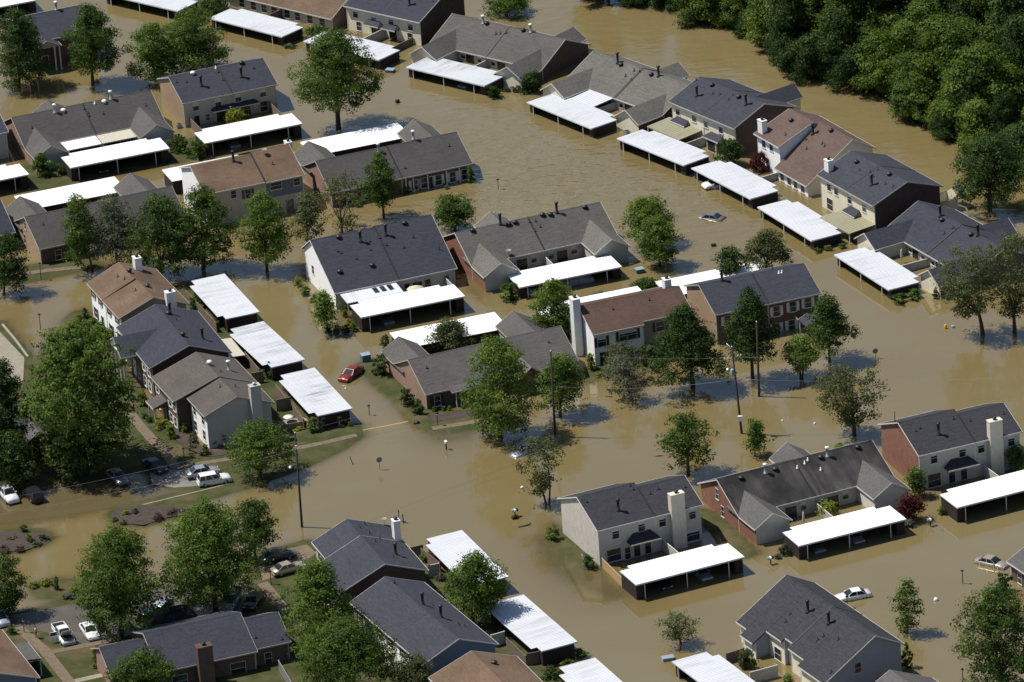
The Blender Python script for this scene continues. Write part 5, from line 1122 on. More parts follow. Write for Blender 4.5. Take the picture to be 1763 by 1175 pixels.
for row in range(7):
    for i in range(len(bank) - 1):
        m = max(1, int(round(seg[i] / (3.4 if row == 0 else 5.4))))
        for j in range(m):
            f = (j + rw.uniform(.2, .8)) / m; p = bank[i] * (1 - f) + bank[i + 1] * f; d = bank[i + 1] - bank[i]; nn = np.array([-d[1], d[0]]) / (np.linalg.norm(d) + 1e-9)
            off = {0: rw.uniform(.6, 2.6), 1: rw.uniform(4, 6.5)}.get(row, row * 6.2 - 2 + rw.uniform(-1.6, 1.6)); q = p + nn * off
            sx_, sy_ = X((q[0], q[1], 7))
            if row > 1 and (sy_ < -70 or sx_ > 1860): continue
            if min([math.hypot(q[0] - a, q[1] - b) for a, b in placed] or [9]) < (2.2 if row == 0 else 3.4): continue
            k = rw.choice((5, 3, 5, 2, 3, 7) if row == 0 else ((0, 3, 2, 4, 3, 0, 6) if row < 3 else (0, 1, 1, 3, 4, 0, 1, 6, 7, 1))); wood_at(q[0], q[1], k, rw.uniform(.55, 1.0) if row == 0 else rw.uniform(.75, 1.3))
fl = MB(); a = P(1478,128); b = P(1540,160); fl.tube([(*a[:2], 1.5), (*((a + b) / 2)[:2], 1.0), (*b[:2], -.2)], [.05, .14, .2], 7); c = (a + b) / 2
fl.tube([(*(b * .8 + a * .2)[:2], .3), (b[0] - 1.2, b[1] + 3.6, 2.6)], [.1, .03], 5); fl.tube([(*c[:2], 1.0), (c[0] - 2.6, c[1] + 1.4, 1.8)], [.09, .02], 5); props(fl.build('fallen_trunk', M['barkl']), 'bare fallen trunk leaning into the river from the wooded bank', 'fallen tree')

# shrubs
SH = {}
def shrub_proto(kind):
    if kind in SH: return SH[kind]
    leaf, shape, cnt, size = {'ball': ('mid', 'round', 900, .2), 'dark': ('dark', 'round', 900, .2), 'cone': ('mid', 'cone', 900, .18), 'low': ('olive', 'dome', 700, .2), 'lime': ('lime', 'dome', 700, .2), 'red': ('red', 'dome', 800, .2), 'purple': ('purple', 'dome', 900, .16), 'grey': ('grey', 'dome', 700, .2), 'bright': ('light', 'round', 900, .2)}[kind]
    ms = []
    for sd in range(2):
        rng = np.random.RandomState(sum(map(ord, kind)) + sd); L = make_lobes(1.0, -.1, 1.9 if shape != 'dome' else 1.0, shape, 12, rng, .42); me = leaf_mesh('shrub', L, cnt, size, rng, .14); me.materials.append(LEAF[leaf]); ms.append(me)
    SH[kind] = ms; return ms
scount = [0]
def shrub(label, px, wpx, hpx, kind='ball', group=None, cat='shrub'):
    """px: middle of its foot; size in photograph pixels"""
    b = P(*px); s = scale_at(b); ms = shrub_proto(kind); scount[0] += 1; me = ms[scount[0] % 2]; top = 1.9 if kind in ('ball', 'dark', 'cone', 'bright') else 1.0
    o = bpy.data.objects.new('shrub', me); COL.objects.link(o); r = wpx / s / 2; hz = max(.3, (hpx / s - r * .4) / .917); o.location = (b[0], b[1], 0); o.scale = (r, r, max(hz, r * .5) / top); o.rotation_euler = (0, 0, scount[0] * 1.7 % 6.28)
    return props(o, label, cat, group)
for a in [
 ('bush behind the white carport of the patio cover house, nearest its wing',(75,302),38,42,'ball'),('small bush right of the grey wing by the carport',(106,300),20,22,'ball'),
 ('bush beside the right wing at the upper left carports',(309,262),36,34,'ball'),('wide bush at the carport end of the beige house',(340,272),38,34,'ball'),
 ('clipped hedge at the right end of the dark patched carport',(498,82),26,10,'low'),('round dark bush at the right end of the streaked top carport',(850,168),28,24,'dark'),
 ('small grey bush behind the streaked top carport end',(873,158),16,10,'grey'),('low bush below the dark tree by the wing',(893,158),18,12,'dark'),
 ('conical shrub at the back of the grey-brown roof by the river',(1164,134),14,16,'cone'),('dark red shrub between cream house and brown roof',(1306,294),36,34,'red'),
 ('tall conical shrub at the right end of the columned porch',(811,314),18,30,'cone'),('small shrub in the water before the columned porch',(769,325),12,7,'grey'),
 ('yellow shrub at the foot of the porch column',(616,356),16,12,'lime'),('rounded shrub before the porch of the grey roofed house',(700,334),14,14,'ball'),
 ('large round shrub at the left end of the central white carport',(877,516),36,34,'ball'),
 ('yellow-green shrub beside the white left gable, uppermost',(513,492),18,18,'lime'),('shrub beside the white left gable, middle',(526,508),20,18,'ball'),('shrub beside the white left gable, lowest',(543,520),16,14,'grey'),
 ('egg shaped shrub at the carport left of the slate roof',(594,546),14,22,'ball'),('dark hedge bush at the carport corner, left end',(566,572),16,16,'dark'),('dark hedge bush at the carport corner, left of middle',(580,572),18,15,'ball'),('dark hedge bush at the carport corner, right of middle',(596,572),20,15,'dark'),('dark hedge bush at the carport corner, right end',(612,570),16,14,'ball'),('yellow shrub beside the brown carport wall',(602,556),14,10,'lime'),('small yellow shrub nearest the brown carport wall',(608,562),12,10,'lime'),
 ('dark shrub left of the brick house behind the blue box',(656,646),32,36,'dark'),('dark feathery shrub by the rear wing of the brick house',(666,602),22,26,'dark'),('tall bush at the brick side wall',(701,698),28,32,'dark'),('rounded bush at the brick house corner',(721,714),18,26,'dark'),
 ('clipped ball before the brick porch, leftmost',(748,710),10,11,'bright'),('clipped ball before the brick porch, middle',(763,708),9,10,'bright'),('clipped ball before the brick porch, rightmost',(774,708),9,10,'bright'),
 ('clipped lollipop shrub before the white brown-roofed house',(1019,636),22,30,'bright'),('yellowish shrub at the foot of the lollipop shrub',(1032,648),18,10,'lime'),('grey shrub along the white house front',(1058,640),16,12,'grey'),('dark shrub under the layered dark tree',(1115,628),40,40,'dark'),
 ('pale flowering shrub before the brown brick house',(915,680),24,16,'grey'),
 ('shrub hedge at the end of the cream house carport, left',(1408,435),16,10,'bright'),('shrub hedge at the end of the cream house carport, middle',(1424,431),18,11,'bright'),('shrub hedge at the end of the cream house carport, right',(1450,427),18,10,'bright'),
 ('dense shrub at the end of the last river carport, left',(1548,522),26,20,'ball'),('dense shrub at the end of the last river carport, right',(1576,514),28,20,'ball'),('round shrub against the last white wing of the river row',(1611,514),12,18,'dark'),
 ('shrub beside the whitewashed brick wall',(952,929),30,26,'bright'),('dark shrub beside the fresh wooden fence',(1014,978),26,24,'dark'),
 ('shrub at the left end of the charcoal roof carport',(1350,956),24,22,'grey'),('low shrub left of the charcoal roof carport',(1338,962),16,10,'grey'),('round shrub beside the carport at the right edge',(1621,886),16,16,'ball'),('shrub behind the dark red tree',(1568,906),22,14,'grey'),
 ('green shrub behind the charcoal roof ridge, left',(1322,818),18,12,'bright'),('green shrub behind the charcoal roof ridge, right',(1445,773),22,12,'bright'),
 ('clipped green column shrub by the white portico',(247,700),22,30,'bright'),('low clipped mound by the small porch',(259,728),18,14,'ball'),('dark mound between portico and porch',(250,722),14,12,'dark'),('tall clipped cone before the grey-brown roofed house',(296,755),22,28,'bright'),('light groundcover shrub before the small porch',(281,738),30,22,'lime'),('round clipped shrub before the white unit',(316,744),20,22,'bright'),('loose pale shrub before the white unit',(334,764),22,20,'grey'),('clipped green cone at the grey gable corner',(355,784),18,22,'bright'),('leafy shrub against the grey sided gable',(381,766),28,28,'ball'),('low shrub in the bark bed',(330,772),20,10,'grey'),
 ('round shrub at the lowest left carport corner',(538,745),24,28,'bright'),('pale shrub beside the lowest left carport wall',(557,742),18,22,'grey'),('leafy shrub in the middle of the lowest carport wall',(585,735),22,20,'grey'),('small clipped ball at the lowest carport corner',(603,736),10,11,'bright'),('yellow hedge below the patio with the white table',(515,741),26,10,'lime'),
 ('dark climber shrub in the garden between the left carports',(466,650),30,28,'dark'),('dark shrub behind the uppermost left carport',(338,534),28,26,'dark'),('shrub between the upper left carports',(374,562),24,18,'ball'),('small bright shrub at the middle carport corner',(399,570),12,12,'bright'),
 ('dark round shrub at the white house front in the left column',(148,550),16,20,'dark'),('shrub before the white house front in the left column',(138,554),16,14,'ball'),('pale shrub before the white fronted house, upper',(160,560),20,14,'bright'),('pale shrub before the white fronted house, lower',(172,570),24,18,'bright'),('round bright shrub before the white fronted house',(186,584),24,22,'bright'),('grey shrub at the portico house corner',(190,598),18,14,'grey'),
 ('yellow shrub on the bark mound in the drive',(217,888),16,12,'lime'),('dark shrub on the bark mound in the drive',(199,899),12,9,'dark'),('grey shrub on the bark mound, lower',(213,903),14,10,'grey'),('grey shrub on the bark mound, right',(232,886),16,12,'grey'),('low purple hedge on the bark mound, left',(272,896),26,14,'purple'),('low purple hedge on the bark mound, middle',(296,886),30,12,'purple'),('low purple hedge on the bark mound, right',(320,883),22,9,'purple'),
 ('dark ball shrub on the left bark mound',(42,918),14,16,'dark'),('bright ball shrub on the left bark mound',(52,934),18,18,'bright'),('grey shrub on the left bark mound, right',(74,930),22,14,'grey'),('grey shrub on the left bark mound, lower right',(62,940),20,10,'grey'),('purple hedge on the left bark mound, left',(8,950),30,14,'purple'),('purple hedge on the left bark mound, right',(34,950),24,12,'purple'),('pale shrub on the left bark mound, upper',(20,930),22,10,'low'),
 ('lime shrub on the small island by the lamp',(78,1008),26,14,'lime'),('bright shrub on the small island, left',(58,1012),22,12,'bright'),('yellow shrub on the small island, right',(128,1020),20,14,'lime'),('grey shrub on the small island, lower',(118,1030),26,12,'grey'),('upright dark shrub on the small island',(98,1016),12,22,'dark'),
 ('tall clipped shrub at the brick house corner at the bottom left',(168,1152),18,38,'bright'),('round shrub by the grey porch at the bottom left corner',(22,1092),22,16,'ball'),('dark round shrub at the brown roofed corner house',(54,1136),18,20,'dark'),('dark egg shrub at the brown roofed corner house',(62,1158),18,20,'dark'),
 ('green bed plants behind the bottom white carport',(733,966),30,18,'bright'),('pale shrub behind the bottom brick house',(760,1000),22,16,'grey'),
 ('shrub at the bottom carport corner, upper',(1000,1130),26,18,'ball'),('shrub at the bottom carport corner, left',(978,1146),22,14,'ball'),('leafy shrub above the bottom edge carport',(950,1168),34,24,'dark'),
 ('palm leafed shrub in the court at the bottom right',(1285,1150),36,36,'low'),('round shrub in the small court at the bottom right',(1356,1172),22,14,'bright'),('dark column shrub at the blue-grey gable wall',(1562,1150),20,40,'dark'),('leafy shrub beside the brick house at the right edge',(1728,1018),30,34,'dark'),
 ('dark plant clump by the mailbox post in the middle water',(887,893),13,9,'dark'),
]: shrub(*a)
# ------------------------------------------------------------------ vehicles
def paint(name, col, metal=.0, rough=.34):
    if name in MATS: return MATS[name]
    mt, n, b = newmat(name); v = mapped(n); f = ramp(n, noise(n, v, 1.2, 4, .6), .3, .8)
    n.link(mixc(n, f, col, tuple(c * .82 for c in col)), b.inputs['Base Color']); b.inputs['Roughness'].default_value = rough; b.inputs['Metallic'].default_value = metal; b.inputs['Coat Weight'].default_value = .15; b.inputs['Coat Roughness'].default_value = .2
    MATS[name] = mt; return mt
PAINT = {'white': paint('white_car_paint', (.75, .75, .74)), 'silver': paint('silver_car_paint', (.42, .44, .46), .5), 'dark': paint('dark_blue_car_paint', (.02, .025, .04)), 'black': paint('black_car_paint', (.012, .012, .013)), 'red': paint('red_car_paint', (.19, .022, .013)), 'tan': paint('champagne_car_paint', (.42, .37, .3), .4), 'grey': paint('grey_car_paint', (.2, .21, .22), .4), 'blue': paint('pale_blue_car_paint', (.42, .47, .55), .3)}
M['tyre'] = plain('tyre_rubber', (.016, .016, .016), .85, .1); M['rim'] = plain('wheel_rim_metal', (.35, .35, .36), .35, .1, metal=.6)
M['lamp'] = plain('headlamp_glass', (.6, .62, .62), .15, .05); M['tail'] = plain('tail_lamp_plastic', (.3, .01, .01), .3, .1); M['tarp'] = plain('silver_car_cover', (.3, .31, .33), .55, .35, 1.4)
# side outlines: (x, z) along the top of the lower body, nose at +x; greenhouse corners
SHAPE = {
 'sedan': dict(L=4.75, W=1.8, low=[(-2.36, .62), (-2.3, .88), (-1.5, .95), (.9, .93), (1.7, .86), (2.2, .74), (2.36, .55)], gh=[(-1.75, .95), (-1.0, 1.4), (.2, 1.42), (1.05, .93)], wx=(-1.4, 1.42), wr=.32),
 'suv': dict(L=4.65, W=1.85, low=[(-2.3, .7), (-2.28, 1.05), (-1.5, 1.08), (.85, 1.06), (1.6, 1.02), (2.15, .9), (2.3, .62)], gh=[(-2.26, 1.07), (-2.02, 1.68), (.2, 1.7), (.95, 1.06)], wx=(-1.4, 1.42), wr=.37),
 'van': dict(L=4.9, W=1.9, low=[(-2.42, .7), (-2.4, 1.0), (-1.5, 1.02), (1.2, 1.0), (1.8, .95), (2.25, .8), (2.42, .58)], gh=[(-2.36, 1.02), (-2.2, 1.68), (.5, 1.7), (1.55, .98)], wx=(-1.5, 1.5), wr=.34),
 'pickup': dict(L=5.4, W=1.9, low=[(-2.68, .75), (-2.66, 1.08), (-1.0, 1.1), (.9, 1.08), (1.9, 1.05), (2.5, .98), (2.68, .68)], gh=[(-.85, 1.1), (-.7, 1.72), (.45, 1.74), (1.1, 1.07)], wx=(-1.65, 1.75), wr=.38)}
def car(label, rear, front, kind, col, cat='car', z=0.0, pitch=0.0, roll=0.0, wheels=True, hood_open=False, door_open=False, group=None, name=None, bike=False, world=None):
    """rear, front: photograph pixels of the two ends on the ground (or water)"""
    sh = SHAPE[kind]
    a = P(*rear, max(z, 0)) if world is None else np.asarray(world[0]); b = P(*front, max(z, 0)) if world is None else np.asarray(world[1])
    mid = (a + b) / 2; az = math.atan2(b[1] - a[1], b[0] - a[0])
    e = empty(name or {'sedan': 'sedan_car', 'suv': 'sport_utility_car', 'van': 'minivan', 'pickup': 'pickup_truck'}[kind], (mid[0], mid[1], z), az, label, cat, group); e.rotation_euler = (roll, pitch, az)
    Wd = sh['W'] / 2; low = sh['low']; mb = MB(); rings = []
    def row(f, zz): return f * Wd
    for (x, zt) in low:
        k = 1 - .1 * (abs(x) / (sh['L'] / 2)) ** 4; w_ = Wd * k; zb = .24 if abs(x) < sh['L'] / 2 - .2 else .34
        rings.append([(x, -w_ * .93, zb), (x, -w_, zb + (zt - zb) * .35), (x, -w_ * .99, zb + (zt - zb) * .72), (x, -w_ * .88, zt - .015), (x, 0, zt + .03), (x, w_ * .88, zt - .015), (x, w_ * .99, zb + (zt - zb) * .72), (x, w_, zb + (zt - zb) * .35), (x, w_ * .93, zb)])
    if hood_open: 
        for r in rings[4:6]:
            r[4] = (r[4][0], 0, r[4][2] - .25)
    mb.grid(rings, 0, close=True, smooth=True, caps=True)
    (x0, z0), (x1, z1), (x2, z2), (x3, z3) = sh['gh']; bw, tw = Wd * .9, Wd * .74
    B = [(x0, -bw, z0 - .03), (x3, -bw, z3 - .03), (x3, bw, z3 - .03), (x0, bw, z0 - .03)]; Tp = [(x1, -tw, z1), (x2, -tw, z2), (x2, tw, z2), (x1, tw, z1)]
    mb.face([Tp[0], Tp[1], (x2, 0, z2 + .05), (x1, 0, z1 + .05)]); mb.face([(x1, 0, z1 + .05), (x2, 0, z2 + .05), Tp[2], Tp[3]])
    for i in range(4): mb.face([B[i], B[(i + 1) % 4], Tp[(i + 1) % 4], Tp[i]])
    mb.face([Tp[1], Tp[2], (x2, 0, z2 + .05)]); mb.face([Tp[3], Tp[0], (x1, 0, z1 + .05)])
    body = mb.build('body', PAINT[col], e)
    def quad(nm, pts, mat, inset=.06, lift=.012):
        pts = [np.array(p, float) for p in pts]; c = sum(pts) / len(pts); q = [p + (c - p) * inset for p in pts]; n_ = np.cross(q[1] - q[0], q[2] - q[0]); n_ /= np.linalg.norm(n_)
        if n_ @ (c - np.array([0, 0, .8])) < 0: n_ = -n_
        g = MB(); g.face([p + n_ * lift for p in q]); return g.build(nm, mat, e)
    quad('windshield', [B[1], B[2], Tp[2], Tp[1]], M['glass'], .09); quad('rear_window', [B[3], B[0], Tp[0], Tp[3]], M['glass'], .12)
    for sgn, (p0, p1, q1, q0) in ((-1, (B[0], B[1], Tp[1], Tp[0])), (1, (B[3], B[2], Tp[2], Tp[3]))):
        p0, p1, q1, q0 = map(np.array, (p0, p1, q1, q0))
        cuts = (0, .5, 1) if kind in ('sedan', 'pickup') else (0, .3, .64, 1)
        for i in range(len(cuts) - 1): quad('side_window', [p0 + (p1 - p0) * cuts[i], p0 + (p1 - p0) * cuts[i + 1], q0 + (q1 - q0) * cuts[i + 1], q0 + (q1 - q0) * cuts[i]], M['glass'], .13)
    n_ = sh['L'] / 2
    for sgn in (-1, 1):
        g = MB(); g.box(n_ - .28, n_ - .1, sgn * Wd * .62 - .2, sgn * Wd * .62 + .2, .58, .72); g.build('headlight', M['lamp'], e)
        g = MB(); g.box(-n_ + .0, -n_ + .12, sgn * Wd * .68 - .17, sgn * Wd * .68 + .17, .68, .84); g.build('taillight', M['tail'], e)
        g = MB(); g.box(sh['gh'][3][0] - .35, sh['gh'][3][0] - .18, sgn * (Wd + .02) - .07, sgn * (Wd + .02) + .07, z3 + .02, z3 + .14); g.build('mirror', PAINT[col], e)
    g = MB(); g.box(n_ - .1, n_ + .02, -Wd * .82, Wd * .82, .3, .5); g.box(-n_ - .02, -n_ + .1, -Wd * .82, Wd * .82, .3, .52); g.build('bumper', PAINT[col] if kind != 'pickup' else M['steel'], e)
    if wheels:
        for x in sh['wx']:
            for sgn in (-1, 1):
                r = sh['wr']; y = sgn * (Wd - .12); t = MB(); pr = [(r * .62, -.1), (r * .95, -.1), (r, -.06), (r, .06), (r * .95, .1), (r * .62, .1)]
                t.grid([[(x + q * math.cos(6.2832 * j / 16), y + w_ * 1.0, r + q * math.sin(6.2832 * j / 16)) for j in range(16)] for q, w_ in pr], 0, close=True, caps=True)
                wh = t.build('wheel', M['tyre'], e); d = MB(); d.grid([[(x + q * math.cos(6.2832 * j / 12), y + sgn * w_, r + q * math.sin(6.2832 * j / 12)) for j in range(12)] for q, w_ in ((r * .62, .104), (r * .5, .112), (.02, .1))], 0, close=True, caps=True); d.build('rim', M['rim'], wh)
    if kind == 'pickup':
        g = MB(); g.box(-2.55, -.95, -Wd * .8, Wd * .8, 1.1, 1.14); g.build('bed_floor', M['black'], e)
        for q in ((-2.66, -.9, -Wd * .93, -Wd * .84), (-2.66, -.9, Wd * .84, Wd * .93), (-2.66, -2.56, -Wd * .83, Wd * .83)): g = MB(); g.box(*q, 1.06, 1.3); g.build('bed_side', PAINT[col], e)
    if hood_open:
        g = MB(); g.box(1.15, 2.5, -Wd * .76, Wd * .76, 1.065, 1.09); g.build('engine_bay', M['black'], e)
        g = MB(); ca, sa = math.cos(R(48)), math.sin(R(48)); p = [(1.2 + t * ca + o * -sa, y, 1.1 + t * sa + o * ca) for t, y, o in ((0, -.75, 0), (1.3, -.7, 0), (1.3, .7, 0), (0, .75, 0))]; q = [(x - .03, y, z_ + .05) for x, y, z_ in p]
        g.face(p); g.face(q[::-1]); [g.face([p[i], q[i], q[(i + 1) % 4], p[(i + 1) % 4]]) for i in range(4)]; g.build('hood', PAINT[col], e)
    if door_open:
        g = MB(); x = 1.0; y0 = -Wd - .01 if door_open == 'r' else Wd + .01; sg = -1 if door_open == 'r' else 1
        g.box(x - .32, x - .24, min(y0, y0 + sg * 1.05), max(y0, y0 + sg * 1.05), .4, 1.05); d = g.build('door', PAINT[col], e)
        g = MB(); yy = sorted((y0 + sg * .08, y0 + sg * .98)); g.box(x - .3, x - .26, yy[0], yy[1], 1.08, 1.6); g.build('pane', M['glass'], d)
        g = MB(); g.box(x - .31, x - .25, *sorted((y0, y0 + sg * .06)), 1.052, 1.66); g.box(x - .31, x - .25, *sorted((y0 + sg * 1.0, y0 + sg * 1.05)), 1.052, 1.66); g.box(x - .31, x - .25, *sorted((y0 + sg * .062, y0 + sg * .998)), 1.62, 1.66); g.build('frame', PAINT[col], d)
    return e
car('red car standing crooked in the flooded side street', (617.5,639), (592,658), 'sedan', 'red', z=-.18)
car('silver car sunk to its windows in the upper flooded street', (1238,377), (1207,372), 'sedan', 'grey', z=-.78, pitch=.05)
car('white sedan wading in the bottom right street', (1498.5,1024), (1438,1035), 'sedan', 'white', z=-.28)
car('silver sedan with sunroof flooded at the right edge', (1680,966), (1736,979), 'sedan', 'tan', z=-.34)
car('white sport utility car at the end of the parking lot', (341,838), (398,828), 'suv', 'white', z=.08)
car('silver sedan parked behind the white sport utility car', (321,824), (378,814), 'sedan', 'silver', z=.1)
car('dark blue car in tree shade at the lawn corner', (253,800), (282,818), 'sedan', 'dark', z=.02)
car('grey car in deep shade left of the dark blue car', (192,818), (214,838), 'sedan', 'grey', z=.0)
car('white sport utility car at the left edge of the parking lot', (3,846), (27,872), 'suv', 'white', z=-.02)
car('dark car with red tail lamps in the shade of the parking lot', (70,870), (44,846), 'suv', 'black', z=-.02)
car('dark blue sedan at the parking bay behind the champagne sedan', (449,972), (507,958), 'sedan', 'dark', z=.15)
car('champagne coloured sedan in the parking bay', (468,993), (525,977), 'sedan', 'tan', z=.15)
car('white pickup truck with hood up and door open', (98,1084), (122,1117), 'pickup', 'white', z=-.01, hood_open=True, door_open='r', cat='pickup truck')
car('white sedan parked right of the white pickup', (145,1079), (165,1108), 'sedan', 'white', z=0)
car('silver van behind the forked tree', (262,1066), (243,1084), 'van', 'silver', z=0.0, cat='van')
car('pale blue van half under the dark canopy', (286,1052), (264,1068), 'van', 'blue', z=0.0, cat='van')
car('pale blue car under the big round tree', (405,1030), (391,1054), 'van', 'blue', z=.05)
car('black car right of the pale blue car under the tree', (443,1030), (428,1054), 'sedan', 'black', z=.05)
car('silver pickup sunk to its hood beside the sparse pale tree', (930,766), (882,787), 'pickup', 'silver', z=-.72, cat='pickup truck')
car('pale blue car parked at the left edge under the round tree', (-14,1060), (8,1082), 'van', 'blue', z=0)
# under the carports
def in_port(key, x, label, kind, col, z, **k):
    cat = k.pop('cat', 'car'); return car(label, None, None, kind, col, cat, z=z, world=(cpw(key, x, 5.4), cpw(key, x, 1.2)), **k)
v = car('white van nosing up out of the water under a carport', None, None, 'van', 'white', 'van', z=-.55, pitch=-.22, world=(cpw('A', 5.2, 3.6), cpw('A', 4.4, -.9)))
in_port('H9', 5.2, 'grey car under the white carport of the beige house', 'sedan', 'grey', -.3)
in_port('J', 5.0, 'dark car under the carport with the fresh fence', 'sedan', 'dark', -.35)
in_port('J', 10.8, 'pale car under the carport with the fresh fence', 'sedan', 'silver', -.55)  # white car in a darker paint: carport shade put into its colour
in_port('I', 3.6, 'silver car at the left under the charcoal roof carport', 'suv', 'grey', -.6)  # paint darkened to carry the shade under the roof
in_port('I', 9.4, 'pale car at the right under the charcoal roof carport', 'sedan', 'silver', -.6)  # duller than the car's own white, roof shade painted in
in_port('H10', 5.4, 'dark car under the carport of the two patio covers', 'sedan', 'black', -.35)
in_port('H', 2.2, 'pale blue car at the left of the central carport', 'sedan', 'blue', -.5)
in_port('G', 4.5, 'dark car under the carport of the big slate roof', 'sedan', 'grey', -.4)
in_port('D', 10.2, 'dim grey car under the streaked top carport', 'sedan', 'grey', -.5)
c = CP['H']; q = cpw('H', 9.6, 2.0); mb = MB(); rings = []
for x, zt, wv in ((-2.3, .3, .7), (-2.25, .75, .85), (-1.5, .95, .92), (-.8, 1.3, .85), (.3, 1.34, .85), (1.1, .95, .92), (2.1, .75, .9), (2.3, .3, .8)): rings.append([(x, -wv, -.5), (x + .03, -wv * 1.02, zt * .5), (x, -wv * .8, zt - .05), (x, 0, zt + .02), (x, wv * .8, zt - .06), (x - .03, wv * 1.02, zt * .55), (x, wv, -.5)])
mb.grid(rings, 0, smooth=True); o = mb.build('covered_car', M['tarp'], None, (q[0], q[1], 0)); o.rotation_euler = (0, 0, math.atan2(c['u'][1], c['u'][0])); props(o, 'car under a crumpled silver cover in the central carport', 'covered car')

# ------------------------------------------------------------------ poles, wires, lamps, signs
def pole(label, base, top, arm=None, extra=None):
    b = P(*base); s = scale_at(b); 
    hgt = (base[1] - top[1]) / s / .917 * 1.005; lean = (top[0] - X(b + np.array([0, 0, hgt]))[0]) / s
    e = empty('utility_pole', (b[0], b[1], 0), 0, label, 'utility pole'); mb = MB(); mb.tube([(0, 0, -1.6), (0, 0, 0), (lean, 0, hgt)], [.19, .18, .12], 10); mb.build('pole', M['wood'], e)
    f = lambda k: np.array([lean * k / hgt, 0, k])
    if arm:
        p = f(arm); g = MB(); g.tube([p, p + np.array([-.35, -.5, .35]), p + np.array([-.75, -1.0, .4])], .04, 6); a_ = g.build('lamp_arm', M['steel'], e)
        g = MB(); c_ = p + np.array([-.95, -1.25, .36]); g.lathe([(.05, -.14), (.2, -.1), (.26, 0), (.16, .12), (.03, .17)], c_, 10, sx=.8, sy=1.5); g.build('lamp_head', M['white'], a_)
    g = MB(); g.lathe([(.05, 0), (.09, .05), (.07, .1), (.09, .15), (.03, .22)], f(hgt), 8); g.build('insulator', M['white'], e)
    if extra: extra(e, f, hgt)
    return b, lean, hgt
def mast(e, f, h):
    p = f(h - 1.6); g = MB(); d = np.array([math.cos(R(20)), math.sin(R(20)), 0]) * 1.25
    g.tube([p - d, p + d], .06, 6); a_ = g.build('crossarm', M['steel'], e)
    for k in (-1, -.6, .6, 1): i_ = MB(); i_.lathe([(.04, 0), (.09, .06), (.06, .12), (.09, .18), (.03, .25)], p + d * k * .95 + np.array([0, 0, .06]), 8); i_.build('insulator', M['white'], a_)
    g = MB(); q = f(h); g.tube([q + np.array([0, 0, -.3]), q + np.array([-.7, .3, .5])], .05, 6); g.build('brace', M['white'], e)
    g = MB(); g.lathe([(.05, 0), (.24, .03), (.26, .1), (.26, .95), (.2, 1.05), (.05, 1.1)], f(h - 4.2) + np.array([-.36, -.25, 0]), 12); g.build('transformer', M['bluegrey'], e)
    g = MB(); x, y, z_ = f(2.1); g.box(x - .3, x + .3, y - .55, y - .2, z_, z_ + .75); g.build('meter_box', M['white'], e)
def strap(e, f, h): g = MB(); x, y, z_ = f(h - 2.2); g.box(x - .1, x + .1, y - .3, y - .13, z_, z_ + .5); g.build('bracket', M['white'], e)
P1 = pole('wooden utility pole with white street lamp beside the left grass strip', (520,908), (508,746), arm=9.2, extra=strap)
P2 = pole('tall plain wooden utility pole in the middle street', (956,752), (948,606))
P3 = pole('utility pole with crossarm, transformer and white box in the middle street', (1277,747), (1260,598), arm=10.0, extra=mast)
P4 = pole('dark wooden utility pole before the dark pyramidal tree', (1307,683), (1302.5,556))
def wire(label, A, B, ha, hb, sag=.6, r=.011):
    a = A[0] + np.array([A[1] * ha / A[2], 0, ha]); b = B[0] + np.array([B[1] * hb / B[2], 0, hb]) if isinstance(B, tuple) else np.asarray(B)
    pts = [a + (b - a) * t - np.array([0, 0, 4 * sag * t * (1 - t)]) for t in np.linspace(0, 1, 15)]; mb = MB(); mb.tube(pts, r, 5); props(mb.build('power_line', M['steel']), label, 'power line', 'power lines along the street')
wire('upper power line between lamp pole and plain pole', P1, P2, P1[2], P2[2]); wire('lower power line between lamp pole and plain pole', P1, P2, P1[2] - 2.4, P2[2] - 5.2, .8, .014)
wire('upper power line between plain pole and crossarm pole', P2, P3, P2[2], P3[2] - 1.5); wire('lower power line between plain pole and crossarm pole', P2, P3, P2[2] - 5.2, P3[2] - 4.8, .8, .014)
w_ = P(1900, 590, 12.5); wire('upper power line running right from the crossarm pole', P3, w_, P3[2] - 1.5, 0); w_ = P(1900, 640, 9); wire('lower power line running right from the crossarm pole', P3, w_, P3[2] - 4.8, 0, .8, .014)
w_ = P(-120, 880, 12); wire('upper power line running left from the lamp pole', P1, w_, P1[2], 0, .8); w_ = P(-120, 905, 9.5); wire('lower power line running left from the lamp pole', P1, w_, P1[2] - 2.4, 0, .8, .014)
def post_lamp(label, base, hpx):
    b = P(*base); s = scale_at(b); h = hpx / s / .917; e = empty('post_lamp', (b[0], b[1], 0), 0, label, 'lamp post', 'black lantern posts'); mb = MB(); mb.tube([(0, 0, -1.5), (0, 0, h - .5)], .055, 8); mb.build('post', M['black'], e)
    g = MB(); g.lathe([(.06, h - .52), (.12, h - .48), (.17, h - .16), (.24, h - .14), (.06, h - .02), (.02, h + .06)], (0, 0, 0), 6); g.build('lantern', M['black'], e)
    g = MB(); g.lathe([(.125, h - .46), (.172, h - .18), (.02, h - .17)], (0, 0, 0), 6, sx=1.02, sy=1.02); g.build('lantern_glass', M['lamp'], e)
